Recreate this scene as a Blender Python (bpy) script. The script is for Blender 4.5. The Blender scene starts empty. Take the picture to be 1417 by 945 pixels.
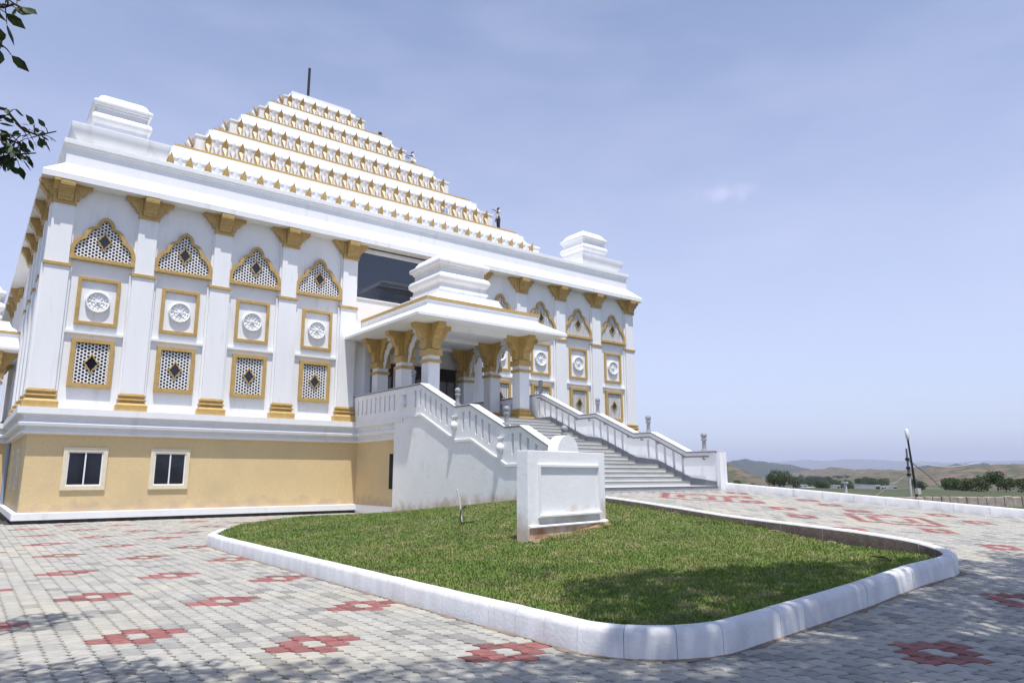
import bpy, bmesh, math, random
import numpy as np
from mathutils import Vector, Matrix
random.seed(7); rng = np.random.default_rng(7)
R = math.radians
scn = bpy.context.scene
COL = scn.collection

# ------------------------------------------------------------------ camera, sky, sun, exposure
CAMP = Vector((-2.0564, -31.1715, 1.7243))
YAW, PITCH, ROLL, FPX = -0.65693, 0.18676, -0.00073, 974.72
cam = bpy.data.cameras.new('camera'); camo = bpy.data.objects.new('camera', cam); COL.objects.link(camo)
cy_, sy_, cp_, sp_ = math.cos(YAW), math.sin(YAW), math.cos(PITCH), math.sin(PITCH)
r0 = Vector((cy_, sy_, 0)); f0 = Vector((-sy_, cy_, 0)); zz = Vector((0, 0, 1))
fv = f0*cp_+zz*sp_; uv_ = -f0*sp_+zz*cp_
rv = r0*math.cos(ROLL)+uv_*math.sin(ROLL); uv_ = -r0*math.sin(ROLL)+uv_*math.cos(ROLL)
camo.matrix_world = Matrix(((rv.x, uv_.x, -fv.x, CAMP.x), (rv.y, uv_.y, -fv.y, CAMP.y), (rv.z, uv_.z, -fv.z, CAMP.z), (0, 0, 0, 1)))
cam.sensor_width = 36; cam.sensor_fit = 'HORIZONTAL'; cam.lens = FPX/1417*36
cam.clip_start = .1; cam.clip_end = 40000
scn.camera = camo

SUND = Vector((.11, .30, -1)).normalized()        # the way the light travels
sun = bpy.data.lights.new('sun', 'SUN'); sun.energy = 4.3; sun.angle = R(.5); sun.color = (1, .965, .91)
suno = bpy.data.objects.new('sun', sun); COL.objects.link(suno)
suno.rotation_euler = SUND.to_track_quat('-Z', 'Y').to_euler(); suno.location = (0, -20, 40)
EL = math.asin(-SUND.z); AZ = math.atan2(-SUND.x, -SUND.y)
w = bpy.data.worlds.new('World'); scn.world = w; w.use_nodes = True
wn, wl = w.node_tree.nodes, w.node_tree.links
bg = wn['Background']; sky = wn.new('ShaderNodeTexSky'); sky.sky_type = 'NISHITA'; sky.sun_disc = False
sky.sun_elevation = EL; sky.sun_rotation = AZ; sky.air_density = 1.0; sky.dust_density = .5; sky.ozone_density = 2.0; sky.altitude = 600
# a thin veil of haze and one small cloud, tied to the direction in the sky
tc = wn.new('ShaderNodeTexCoord'); nz = wn.new('ShaderNodeTexNoise'); nz.inputs['Scale'].default_value = 5; nz.inputs['Detail'].default_value = 6
mp = wn.new('ShaderNodeMapping'); mp.inputs['Scale'].default_value = (1, 1, 3.2)
wl.new(tc.outputs['Generated'], mp.inputs['Vector']); wl.new(mp.outputs['Vector'], nz.inputs['Vector'])
cr = wn.new('ShaderNodeMapRange'); cr.inputs[1].default_value = .42; cr.inputs[2].default_value = .8; cr.inputs[3].default_value = 0; cr.inputs[4].default_value = .17
wl.new(nz.outputs['Fac'], cr.inputs[0])
vd = (fv + rv*((1000-708.5)/FPX) + uv_*((472.5-268)/FPX)).normalized()
sub = wn.new('ShaderNodeVectorMath'); sub.operation = 'SUBTRACT'; sub.inputs[1].default_value = vd
wl.new(tc.outputs['Generated'], sub.inputs[0])
scl = wn.new('ShaderNodeVectorMath'); scl.operation = 'MULTIPLY'; scl.inputs[1].default_value = (16, 16, 44); wl.new(sub.outputs[0], scl.inputs[0])
n2 = wn.new('ShaderNodeTexNoise'); n2.inputs['Scale'].default_value = 42; n2.inputs['Detail'].default_value = 5; wl.new(tc.outputs['Generated'], n2.inputs['Vector'])
ln = wn.new('ShaderNodeVectorMath'); ln.operation = 'LENGTH'; wl.new(scl.outputs[0], ln.inputs[0])
ad = wn.new('ShaderNodeMath'); ad.operation = 'ADD'; wl.new(ln.outputs['Value'], ad.inputs[0])
m2 = wn.new('ShaderNodeMath'); m2.operation = 'MULTIPLY'; m2.inputs[1].default_value = 1.3; wl.new(n2.outputs['Fac'], m2.inputs[0]); wl.new(m2.outputs[0], ad.inputs[1])
c2 = wn.new('ShaderNodeMapRange'); c2.interpolation_type = 'SMOOTHSTEP'; c2.inputs[1].default_value = 1.45; c2.inputs[2].default_value = .55; c2.inputs[3].default_value = 0; c2.inputs[4].default_value = .42
wl.new(ad.outputs[0], c2.inputs[0])
mx_ = wn.new('ShaderNodeMath'); mx_.operation = 'MAXIMUM'; wl.new(cr.outputs[0], mx_.inputs[0]); wl.new(c2.outputs[0], mx_.inputs[1])
mix = wn.new('ShaderNodeMix'); mix.data_type = 'RGBA'; mix.inputs[7].default_value = (5.1, 5.0, 6.6, 1)
veil = wn.new('ShaderNodeMix'); veil.data_type = 'FLOAT'; sxyz = wn.new('ShaderNodeSeparateXYZ'); wl.new(tc.outputs['Generated'], sxyz.inputs[0]); vr = wn.new('ShaderNodeMapRange'); vr.interpolation_type = 'SMOOTHSTEP'; vr.inputs[1].default_value = .12; vr.inputs[2].default_value = .72; vr.inputs[3].default_value = .48; vr.inputs[4].default_value = .10; wl.new(sxyz.outputs[2], vr.inputs[0]); wl.new(vr.outputs[0], veil.inputs[2]); veil.inputs[3].default_value = 1; wl.new(mx_.outputs[0], veil.inputs[0]); wl.new(veil.outputs[0], mix.inputs[0]); wl.new(sky.outputs[0], mix.inputs[6])
wl.new(mix.outputs[2], bg.inputs[0]); bg.inputs[1].default_value = .135
scn.view_settings.view_transform = 'Standard'; scn.view_settings.look = 'None'; scn.view_settings.gamma = 1
scn.view_settings.exposure = .40
scn.view_settings.use_curve_mapping = False
scn.cycles.max_bounces = 6; scn.cycles.use_denoising = True

# ------------------------------------------------------------------ helpers
class MB:
    def __init__(s): s.v = []; s.f = []; s.m = []; s.mi = 0
    def face(s, pts, mi=None):
        n = len(s.v); s.v += [tuple(p) for p in pts]; s.f.append(tuple(range(n, n+len(pts)))); s.m.append(s.mi if mi is None else mi)
    def add(s, vs, fs, mi=None):
        n = len(s.v); s.v += [tuple(p) for p in vs]
        for f in fs: s.f.append(tuple(i+n for i in f)); s.m.append(s.mi if mi is None else mi)
    def box(s, x0, x1, y0, y1, z0, z1, mi=None):
        s.add([(x0,y0,z0),(x1,y0,z0),(x1,y1,z0),(x0,y1,z0),(x0,y0,z1),(x1,y0,z1),(x1,y1,z1),(x0,y1,z1)],
              [(0,3,2,1),(4,5,6,7),(0,1,5,4),(1,2,6,5),(2,3,7,6),(3,0,4,7)], mi)
    def ring(s, x0, x1, y0, y1, prof, cap0=True, cap1=True, mi=None):
        """rectangle grown by an offset at each height: mouldings, domes, tiers"""
        n = len(s.v); k = len(prof)
        for o, z in prof: s.v += [(x0-o,y0-o,z),(x1+o,y0-o,z),(x1+o,y1+o,z),(x0-o,y1+o,z)]
        m = s.mi if mi is None else mi
        for i in range(k-1):
            a, b = n+4*i, n+4*i+4
            for j in range(4): s.f.append((a+j, a+(j+1)%4, b+(j+1)%4, b+j)); s.m.append(m)
        if cap0: s.f.append((n+3,n+2,n+1,n)); s.m.append(m)
        if cap1: e = n+4*(k-1); s.f.append((e,e+1,e+2,e+3)); s.m.append(m)
    def prism(s, poly, t0, t1, fn, mi=None):
        """polygon (a,b) extruded t0..t1; fn(a,b,t) gives the point"""
        n = len(poly); vs = [fn(a,b,t0) for a,b in poly]+[fn(a,b,t1) for a,b in poly]
        fs = [tuple(range(n-1,-1,-1)), tuple(range(n,2*n))]+[(i,(i+1)%n,n+(i+1)%n,n+i) for i in range(n)]
        s.add(vs, fs, mi)
    def lathe(s, prof, c=(0,0,0), n=16, a0=0, a1=2*math.pi, mi=None, axis='z'):
        full = abs(a1-a0-2*math.pi) < 1e-6; k = n if full else n+1; b = len(s.v)
        for r, h in prof:
            for i in range(k):
                a = a0+(a1-a0)*i/n
                p = (r*math.cos(a), r*math.sin(a), h) if axis == 'z' else (r*math.cos(a), -h, r*math.sin(a))
                s.v.append((c[0]+p[0], c[1]+p[1], c[2]+p[2]))
        m = s.mi if mi is None else mi
        for j in range(len(prof)-1):
            for i in range(n):
                i2 = (i+1) % k
                s.f.append((b+j*k+i, b+j*k+i2, b+(j+1)*k+i2, b+(j+1)*k+i)); s.m.append(m)
    def tube(s, pts, rad, n=8, mi=None, caps=True):
        pts = [Vector(p) for p in pts]; rad = rad if isinstance(rad, (list, tuple)) else [rad]*len(pts)
        b = len(s.v); m = s.mi if mi is None else mi; up = None
        for i, p in enumerate(pts):
            d = (pts[min(i+1,len(pts)-1)]-pts[max(i-1,0)]).normalized()
            if up is None: up = d.orthogonal().normalized()
            sx = up - d*up.dot(d); sx.normalize(); up = sx; sy = d.cross(sx)
            for j in range(n):
                a = 2*math.pi*j/n; s.v.append(tuple(p+(sx*math.cos(a)+sy*math.sin(a))*rad[i]))
        for i in range(len(pts)-1):
            for j in range(n): s.f.append((b+i*n+j, b+i*n+(j+1)%n, b+(i+1)*n+(j+1)%n, b+(i+1)*n+j)); s.m.append(m)
        if caps:
            s.f.append(tuple(b+j for j in range(n-1,-1,-1))); s.m.append(m)
            e = b+(len(pts)-1)*n; s.f.append(tuple(e+j for j in range(n))); s.m.append(m)
    def mesh(s, name, mats, smooth=None, bevel=0):
        me = bpy.data.meshes.new(name); me.from_pydata(s.v, [], s.f)
        mats = mats if isinstance(mats, (list, tuple)) else [mats]
        for m in mats: me.materials.append(m)
        if len(mats) > 1: me.polygons.foreach_set('material_index', s.m)
        me.update()
        bm = bmesh.new(); bm.from_mesh(me)
        bmesh.ops.remove_doubles(bm, verts=bm.verts, dist=1e-5)
        bmesh.ops.recalc_face_normals(bm, faces=bm.faces)
        if bevel: bmesh.ops.bevel(bm, geom=[e for e in bm.edges if len(e.link_faces) == 2 and e.calc_face_angle(0) > .6], offset=bevel, segments=2, affect='EDGES', profile=.6)
        bm.to_mesh(me); bm.free()
        if smooth: me.shade_smooth() if smooth is True else me.set_sharp_from_angle(angle=smooth)
        return me

WL = {}
def put(name, data, parent=None, loc=(0,0,0), rot=0, kind=None, label=None, cat=None, group=None):
    """link ONE object at a world place, under its parent"""
    o = bpy.data.objects.new(name, data); COL.objects.link(o); loc = Vector(loc)
    WL[o] = (loc, rot)
    if parent is not None:
        o.parent = parent; pl, pr = WL[parent]
        d = loc-pl; c, s = math.cos(-pr), math.sin(-pr)
        o.location = (d.x*c-d.y*s, d.x*s+d.y*c, d.z); o.rotation_euler = (0, 0, rot-pr)
    else: o.location = loc; o.rotation_euler = (0, 0, rot)
    if kind: o['kind'] = kind
    if label: o['label'] = label
    if cat: o['category'] = cat
    if group: o['group'] = group
    return o
def thing(name, label, cat, loc=(0,0,0), rot=0, group=None):
    return put(name, None, None, loc, rot, None, label, cat, group)
def copy_tree(o, parent=None):
    c = o.copy(); COL.objects.link(c)
    if parent is not None: c.parent = parent
    for ch in o.children: copy_tree(ch, c)
    return c
def ss(a, b, x): t = min(1, max(0, (x-a)/(b-a))); return t*t*(3-2*t)
def pix(u, v, dist):
    """a point seen in direction u,v of the 1417-wide photograph at a distance (used to measure places, not to build in screen space)"""
    d = (fv+rv*((u-708.5)/FPX)+uv_*((472.5-v)/FPX)).normalized(); return CAMP+d*dist

# ------------------------------------------------------------------ materials
def nd(nt, t, **kw):
    n = nt.nodes.new(t)
    for k, v in kw.items():
        if k.startswith('i_'): n.inputs[k[2:].replace('_', ' ')].default_value = v
        else: setattr(n, k, v)
    return n
def mat(name, c1, c2=None, scale=3, rough=.7, detail=6, lo=.35, hi=.65, bump=0, bscale=40, c3=None, s3=.4, lo3=.5, hi3=.7, spec=.4, metal=0, island=0, objr=0, stretch=None, bdist=.02):
    m = bpy.data.materials.new(name); m.use_nodes = True; nt = m.node_tree; b = nt.nodes['Principled BSDF']
    b.inputs['Roughness'].default_value = rough; b.inputs['Specular IOR Level'].default_value = spec; b.inputs['Metallic'].default_value = metal
    col = nd(nt, 'ShaderNodeRGB'); col.outputs[0].default_value = (*c1, 1); out = col.outputs[0]
    geo = nd(nt, 'ShaderNodeNewGeometry'); pos = geo.outputs['Position']
    if stretch:
        mm = nd(nt, 'ShaderNodeMapping'); mm.inputs['Scale'].default_value = stretch; nt.links.new(pos, mm.inputs[0]); pos = mm.outputs[0]
    def layer(out, c, sc, lo, hi):
        n = nd(nt, 'ShaderNodeTexNoise', i_Scale=sc, i_Detail=detail); nt.links.new(pos, n.inputs['Vector'])
        r = nd(nt, 'ShaderNodeMapRange'); r.inputs[1].default_value = lo; r.inputs[2].default_value = hi; nt.links.new(n.outputs['Fac'], r.inputs[0])
        x = nd(nt, 'ShaderNodeMix', data_type='RGBA'); x.inputs[7].default_value = (*c, 1)
        nt.links.new(r.outputs[0], x.inputs[0]); nt.links.new(out, x.inputs[6]); return x.outputs[2]
    if c2: out = layer(out, c2, scale, lo, hi)
    if c3: out = layer(out, c3, s3, lo3, hi3)
    if island or objr:
        a = nd(nt, 'ShaderNodeObjectInfo'); s = nd(nt, 'ShaderNodeMath', operation='ADD'); nt.links.new(geo.outputs['Random Per Island'], s.inputs[0]); nt.links.new(a.outputs['Random'], s.inputs[1])
        fr = nd(nt, 'ShaderNodeMath', operation='FRACT'); nt.links.new(s.outputs[0], fr.inputs[0])
        ramp = nd(nt, 'ShaderNodeValToRGB'); e = ramp.color_ramp.elements; k = island or objr
        e[0].position = 0; e[0].color = (1-k*1.7, 1-k*1.7, 1-k*1.6, 1); e[1].position = 1; e[1].color = (1+k*.35, 1+k*.3, 1+k*.22, 1)
        a2 = e.new(.09); a2.color = (1-k*1.2, 1-k*1.15, 1-k*1.05, 1); a3 = e.new(.2); a3.color = (1-k*.35, 1-k*.35, 1-k*.4, 1)
        nt.links.new(fr.outputs[0], ramp.inputs[0])
        x = nd(nt, 'ShaderNodeMix', data_type='RGBA', blend_type='MULTIPLY'); x.inputs[0].default_value = 1
        nt.links.new(out, x.inputs[6]); nt.links.new(ramp.outputs[0], x.inputs[7]); out = x.outputs[2]
    nt.links.new(out, b.inputs['Base Color'])
    if bump:
        n = nd(nt, 'ShaderNodeTexNoise', i_Scale=bscale, i_Detail=4); nt.links.new(geo.outputs['Position'], n.inputs['Vector'])
        bp = nd(nt, 'ShaderNodeBump', i_Strength=bump, i_Distance=bdist); nt.links.new(n.outputs['Fac'], bp.inputs['Height']); nt.links.new(bp.outputs[0], b.inputs['Normal'])
    return m
M = {}
M['white'] = mat('white_paint', (.85,.85,.86), (.81,.815,.825), .8, .55, c3=(.66,.65,.62), s3=1.1, lo3=.59, hi3=.84, bump=.12, bscale=25, stretch=(2.4,2.4,.4))
M['plaster'] = mat('white_plaster', (.88,.88,.89), (.84,.84,.855), 1.3, .75, c3=(.74,.73,.71), s3=2.2, lo3=.6, hi3=.85, bump=.18, bscale=9, bdist=.03)
M['gold'] = mat('gold_paint', (.53,.36,.13), (.46,.30,.10), 6, .45, bump=.15, bscale=60, c3=(.36,.23,.08), s3=1.6, lo3=.6, hi3=.8)
M['palegold'] = mat('pale_cream_gold', (.80,.70,.48), (.74,.62,.38), 5, .5)
M['yellow'] = mat('yellow_render', (.75,.585,.33), (.67,.51,.27), 26, .85, bump=.6, bscale=70, c3=(.62,.48,.28), s3=.5, lo3=.5, hi3=.75)
M['cream'] = mat('cream_paint', (.76,.69,.52), (.71,.63,.46), 4, .7)
M['glass'] = mat('dark_glass', (.012,.014,.02), None, rough=.06, spec=.6)
M['bigglass'] = mat('tinted_window_glass', (.02,.03,.05), None, rough=.02, spec=1.0)
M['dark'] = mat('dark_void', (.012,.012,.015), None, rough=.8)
M['plinth'] = mat('dark_plinth_gap', (.05,.05,.05), (.08,.075,.07), 5, .9)
M['wood'] = mat('dark_door_wood', (.045,.022,.016), (.025,.013,.01), 6, .5)
M['granite'] = mat('grey_granite', (.34,.34,.36), (.26,.26,.28), 60, .4, c3=(.44,.44,.45), s3=90, lo3=.55, hi3=.65)
M['cope'] = mat('pale_stone_coping', (.66,.66,.67), (.58,.58,.59), 12, .5)
M['greyst'] = mat('grey_granite_skirting', (.20,.21,.235), (.14,.15,.17), 40, .5)
M['tread'] = mat('pale_granite_step', (.62,.62,.60), (.54,.54,.52), 45, .5, c3=(.50,.49,.46), s3=1.2, lo3=.5, hi3=.8)
M['edge'] = mat('dark_granite_edge', (.12,.12,.13), (.18,.18,.19), 50, .4)
M['finial'] = mat('grey_stone_finial', (.33,.34,.36), (.26,.27,.29), 20, .6)
M['steel'] = mat('dull_steel', (.20,.19,.19), None, rough=.4, metal=.7)
M['paver'] = mat('grey_concrete_paver', (.395,.383,.35), (.315,.305,.28), 9, .85, island=.24, bump=.35, bscale=90, c3=(.42,.39,.32), s3=.55, lo3=.5, hi3=.72, bdist=.01)
M['redpaver'] = mat('red_concrete_paver', (.29,.115,.107), (.215,.08,.075), 10, .85, island=.2, bump=.35, bscale=90, c3=(.34,.15,.135), s3=1.0, lo3=.5, hi3=.75, bdist=.01)
M['bed'] = mat('paving_joint_sand', (.06,.057,.05), (.035,.035,.03), 20, .95)
M['kerb'] = mat('whitewashed_kerb', (.70,.70,.71), (.60,.60,.61), 5, .8, c3=(.54,.53,.52), s3=3.4, lo3=.58, hi3=.8, bump=.25, bscale=22, stretch=(1,1,.35), bdist=.02)
M['brickface'] = mat('bare_kerb_concrete', (.115,.085,.07), (.16,.13,.11), 7, .95, bump=.6, bscale=30)
M['soil'] = mat('dry_soil', (.30,.19,.115), (.24,.17,.10), 4, .95, c3=(.16,.15,.07), s3=.6, lo3=.45, hi3=.65, bump=.5, bscale=14)
M['dust'] = mat('brown_dust', (.26,.20,.15), (.18,.14,.11), 7, .95)
M['stain'] = mat('mud_stained_plaster', (.55,.36,.22), (.66,.56,.45), 5, .9, c3=(.38,.20,.12), s3=3, lo3=.5, hi3=.7, bump=.4, bscale=18)
M['turf'] = mat('lawn_soil', (.09,.115,.035), (.13,.14,.05), 3, .95, c3=(.20,.17,.08), s3=.9, lo3=.5, hi3=.72, bump=.8, bscale=30)
M['bark'] = mat('tree_bark', (.10,.075,.05), (.06,.045,.03), 8, .95, bump=.6, bscale=20)
M['stone'] = mat('rough_stone', (.40,.35,.30), (.27,.235,.20), 3, .95, bump=.7, bscale=9, island=.16)
M['skin'] = mat('brown_skin', (.13,.07,.045), None, rough=.6)
M['shirt'] = mat('white_shirt', (.75,.76,.78), (.66,.67,.70), 9, .85)
M['trousers'] = mat('dark_blue_trousers', (.02,.028,.05), None, rough=.85)
M['hair'] = mat('black_hair', (.012,.01,.01), None, rough=.6)
M['bluebucket'] = mat('blue_white_plastic', (.55,.62,.75), (.18,.28,.55), 9, .5, lo=.5, hi=.55)
M['darkbucket'] = mat('dark_blue_plastic', (.03,.05,.10), None, rough=.5)
M['pvc'] = mat('white_pvc', (.72,.72,.70), None, rough=.5)
M['cable'] = mat('black_rubber', (.015,.015,.015), None, rough=.7)
M['bluepipe'] = mat('blue_grey_pipe', (.30,.36,.48), None, rough=.5)
M['post'] = mat('black_painted_post', (.012,.018,.016), None, rough=.5)
M['concpole'] = mat('pale_concrete_pole', (.55,.54,.52), (.45,.44,.42), 6, .85)
M['lampwhite'] = mat('white_lamp_shell', (.8,.8,.8), None, rough=.4)

def splash(name, base, f):
    m = M[base].copy(); m.name = name; nt = m.node_tree; b = nt.nodes['Principled BSDF']; src = b.inputs['Base Color'].links[0].from_socket
    g = nd(nt, 'ShaderNodeNewGeometry'); dt = nd(nt, 'ShaderNodeVectorMath', operation='DOT_PRODUCT'); dt.inputs[1].default_value = f[:3]; nt.links.new(g.outputs['Position'], dt.inputs[0])
    n = nd(nt, 'ShaderNodeTexNoise', i_Scale=2.3, i_Detail=7); nt.links.new(g.outputs['Position'], n.inputs['Vector'])
    a = nd(nt, 'ShaderNodeMath', operation='MULTIPLY_ADD'); a.inputs[1].default_value = -1.1; a.inputs[2].default_value = f[3]+.55; nt.links.new(n.outputs['Fac'], a.inputs[0])
    h = nd(nt, 'ShaderNodeMath', operation='ADD'); nt.links.new(dt.outputs['Value'], h.inputs[0]); nt.links.new(a.outputs[0], h.inputs[1])
    r = nd(nt, 'ShaderNodeMapRange'); r.inputs[1].default_value = .42; r.inputs[2].default_value = .0; r.inputs[4].default_value = .8; nt.links.new(h.outputs[0], r.inputs[0])
    x = nd(nt, 'ShaderNodeMix', data_type='RGBA'); x.inputs[7].default_value = (.50,.37,.27,1); nt.links.new(r.outputs[0], x.inputs[0]); nt.links.new(src, x.inputs[6]); nt.links.new(x.outputs[2], b.inputs['Base Color']); return m
M['stairplaster'] = splash('mud_splashed_plaster', 'plaster', (0, .0886, 1, .253))
M['yellow'] = splash('splashed_yellow_render', 'yellow', (0, 0, 1, -.36))
M['signplaster'] = splash('splashed_sign_plaster', 'plaster', (-.05, 0, 1, -.18))
def leafmat(name, a, b, k=.25):
    m = mat(name, a, b, 1.2, .55, island=k, spec=.3)
    nt = m.node_tree; p = nt.nodes['Principled BSDF']; out = nt.nodes['Material Output']
    tr = nd(nt, 'ShaderNodeBsdfTranslucent'); mx = nd(nt, 'ShaderNodeMixShader'); mx.inputs[0].default_value = .22
    nt.links.new(p.inputs['Base Color'].links[0].from_socket, tr.inputs[0]); nt.links.new(p.outputs[0], mx.inputs[1]); nt.links.new(tr.outputs[0], mx.inputs[2]); nt.links.new(mx.outputs[0], out.inputs[0])
    return m
M['leaf'] = leafmat('dark_green_leaf', (.035,.06,.018), (.055,.085,.025))
M['leaf2'] = leafmat('mid_green_leaf', (.045,.075,.022), (.07,.10,.03))
M['leaf3'] = leafmat('olive_leaf', (.065,.085,.03), (.09,.105,.04))
M['grass'] = leafmat('grass_blade', (.135,.225,.036), (.18,.26,.055), .2)
def grasscol():
    nt = M['grass'].node_tree; b = nt.nodes['Principled BSDF']; src = b.inputs['Base Color'].links[0].from_socket
    geo = nd(nt, 'ShaderNodeNewGeometry'); out = src
    for sc, lo, hi, c, amt in ((.55, .46, .64, (.25,.25,.08), .5), (2.6, .53, .66, (.40,.35,.17), .85), (1.3, .54, .7, (.065,.12,.028), .7)):
        n = nd(nt, 'ShaderNodeTexNoise', i_Scale=sc, i_Detail=5); nt.links.new(geo.outputs['Position'], n.inputs['Vector'])
        r = nd(nt, 'ShaderNodeMapRange'); r.inputs[1].default_value = lo; r.inputs[2].default_value = hi; r.inputs[4].default_value = amt; nt.links.new(n.outputs['Fac'], r.inputs[0])
        x = nd(nt, 'ShaderNodeMix', data_type='RGBA'); x.inputs[7].default_value = (*c, 1); nt.links.new(r.outputs[0], x.inputs[0]); nt.links.new(out, x.inputs[6]); out = x.outputs[2]
    nt.links.new(out, b.inputs['Base Color'])
    for n in nt.nodes:
        if n.bl_idname == 'ShaderNodeBsdfTranslucent': nt.links.new(out, n.inputs[0])
grasscol()

# ------------------------------------------------------------------ levels of the place
XC = 15.864; YC = 17.0; CB = 7.728
PX = [3*i if i < 5 else 3*(i-1)+CB for i in range(10)]
XR = 2*XC
def ramp(y):
    s = .0885; wv = y+29.3
    return s*wv if wv > 20 else s*math.log1p(math.exp(wv))
def zroad(x, y):
    k = ss(-25.5, -18, y); k2 = ss(-15.9, -15.5, y); return ramp(min(y, -15.0))*ss(2.0+9.4*k+1.8*k2, 11.5+.3*k+1.8*k2, x)
def lawn_right(y):
    if y < -15.5: return ramp(y)+.01+.15*ss(-24, -26.5, y)
    return max(.12, 1.12-.0886*(y+15.5))
def zlawn(x, y):
    t = max(0, min(1, (x-2.95)/8.85)); a = .21
    return a+(lawn_right(y)-a)*t**1.1+.05*math.sin(x*.9+1)*math.sin(y*.7)*t*(1-t)*2
def xpar(y): return 19.15+max(0, -15.6-y)*.37

# ------------------------------------------------------------------ terrain
def hnoise(x, y, s=0):
    return math.sin(x*1.7+s)*math.cos(y*1.3-s*2)+.5*math.sin(x*3.9+y*2.1+s*3)+.27*math.sin(x*8.3-y*6.1+s)+.15*math.sin(x*17+y*13)
def zterr(x, y):
    d = max(0, -24-x, x-24, -48-y, y-62)
    r = math.hypot(x-10, y)
    z = -.2
    if x > 18: z += .42*ss(18, 27, x)
    z -= 3.6*ss(38, 200, d)+3*ss(250, 1500, d)
    if d > 60: z += min(1, (d-60)/300)*.5*hnoise(x/170, y/170, 1)+min(1,d/3000)*2*hnoise(x/900, y/900, 2)
    return z
vs, fs = [], []
rad = [0]+[6*1.115**i for i in range(70)]; NS = 144
for i, r_ in enumerate(rad):
    for j in range(NS):
        a = 2*math.pi*j/NS; x, y = 15+r_*math.cos(a), -5+r_*math.sin(a); vs.append((x, y, zterr(x, y)))
for i in range(len(rad)-1):
    for j in range(NS): fs.append((i*NS+j, i*NS+(j+1)%NS, (i+1)*NS+(j+1)%NS, (i+1)*NS+j))
mb = MB(); mb.add(vs, fs)
M['earth'] = mat('scrub_earth', (.17,.13,.075), (.085,.09,.045), .3, .95, c3=(.06,.07,.03), s3=.02, lo3=.36, hi3=.55, bump=.3, bscale=1.5, bdist=.2)
put('terrain', mb.mesh('terrain', M['earth'], True), kind='structure')

def hill(name, u, r, top_v, su, depth, seed, m, shape=1.0, base=-8, asym=0):
    """a ridge in the landscape; centre measured from the photograph's bearing u and a distance r"""
    az = math.atan2(u-708.5, FPX)-YAW
    half = r*su/FPX/math.cos(az+YAW)
    c = CAMP+Vector((math.sin(az), math.cos(az), 0))*r
    H = CAMP.z+(659.3-top_v)*r*math.cos(az+YAW)/FPX-base
    mb = MB(); nx, ny = 90, 26; vs = []
    tx = Vector((math.cos(az), -math.sin(az), 0)); ty = Vector((math.sin(az), math.cos(az), 0))
    for j in range(ny+1):
        for i in range(nx+1):
            a = -1+2*i/nx; b = -1+2*j/ny
            e = max(0, 1-abs(a)**(2*shape)); e = e*e*(3-2*e)
            g = max(0, 1-b*b); k = H*e*g
            k *= 1+.16*hnoise(a*3+seed, b*1.2, seed)*(1-.5*e)+.05*hnoise(a*11, b*4, seed+2)
            k *= 1+asym*a
            p = c+tx*(a*half)+ty*(b*depth); vs.append((p.x, p.y, base+k))
    fs = [(j*(nx+1)+i, j*(nx+1)+i+1, (j+1)*(nx+1)+i+1, (j+1)*(nx+1)+i) for j in range(ny) for i in range(nx)]
    mb.add(vs, fs); put(name, mb.mesh(name, m, True), kind='structure')
M['hillb'] = mat('dry_brown_hillside', (.165,.115,.08), (.12,.09,.06), .05, .95, c3=(.055,.065,.03), s3=.16, lo3=.46, hi3=.55, detail=8, bump=.4, bscale=.6, bdist=.5)
M['hillg'] = mat('wooded_hillside', (.05,.055,.03), (.035,.045,.022), .02, .95, c3=(.12,.10,.065), s3=.012, lo3=.55, hi3=.66, detail=8)
M['hillg2'] = mat('dark_wooded_hillside', (.022,.03,.022), (.03,.04,.022), .02, .95, c3=(.08,.07,.05), s3=.015, lo3=.58, hi3=.70, detail=8)
M['hillf'] = mat('far_hillside', (.10,.09,.06), (.07,.07,.045), .002, .95)
hill('hills', 1120, 8200, 640.5, 210, 1100, 1, M['hillf'], 1.0)
hill('hills', 1245, 9000, 643.5, 180, 1000, 2, M['hillf'], .8)
hill('hills', 1480, 8600, 641, 240, 1000, 5, M['hillf'], .9)
hill('hills', 1030, 2100, 642.5, 112, 340, 3, M['hillg2'], .9, -9, -.12)
hill('hills', 1342, 1900, 646.5, 78, 320, 4, M['hillg2'], 1.5, -9)
hill('hills', 1172, 1150, 651.5, 100, 190, 6, M['hillb'], .9, -8)
hill('hills', 972, 330, 648.5, 100, 70, 7, M['hillb'], .9, -6)
hill('hills', 1475, 560, 645, 235, 150, 8, M['hillb'], 1.0, -7)

# ------------------------------------------------------------------ paving
SHL = [(12.46,-4.4), (12.0,-4.75), (10.7,-4.15), (9.2,-4.9), (7.15,-6.6), (4.9,-8.45), (3.66,-10.6), (3.05,-11.95), (2.95,-13.5)]
def arc(cx, cy, r, a0, a1, n): return [(cx+r*math.cos(R(a0+(a1-a0)*i/n)), cy+r*math.sin(R(a0+(a1-a0)*i/n))) for i in range(n+1)]
KP = SHL+[(2.95, y) for y in (-16,-19,-22,-24.6)]+arc(4.13,-25.55,1.2,185,270,10)+[(6.9,-26.66),(8.6,-26.54)]+arc(9.75,-25.03,1.5,270,355,10)+[(11.5,-23.6),(11.75,-22.0),(11.8,-19.5),(11.75,-16.25)]
LAWN = KP+[(12.46,-16.1)]
def deep(x, y, P, m): return all(inpoly(x+a*m, y+b*m, P) for a, b in ((1,0),(-1,0),(0,1),(0,-1),(.7,.7),(-.7,.7),(.7,-.7),(-.7,-.7)))
def inpoly(x, y, P):
    c = False; j = len(P)-1
    for i in range(len(P)):
        xi, yi = P[i]; xj, yj = P[j]
        if (yi > y) != (yj > y) and x < (xj-xi)*(y-yi)/(yj-yi)+xi: c = not c
        j = i
    return c
mb = MB(); nx = 110; ys = [-46+.35*i for i in range(int(49/.35)+1)]
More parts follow.
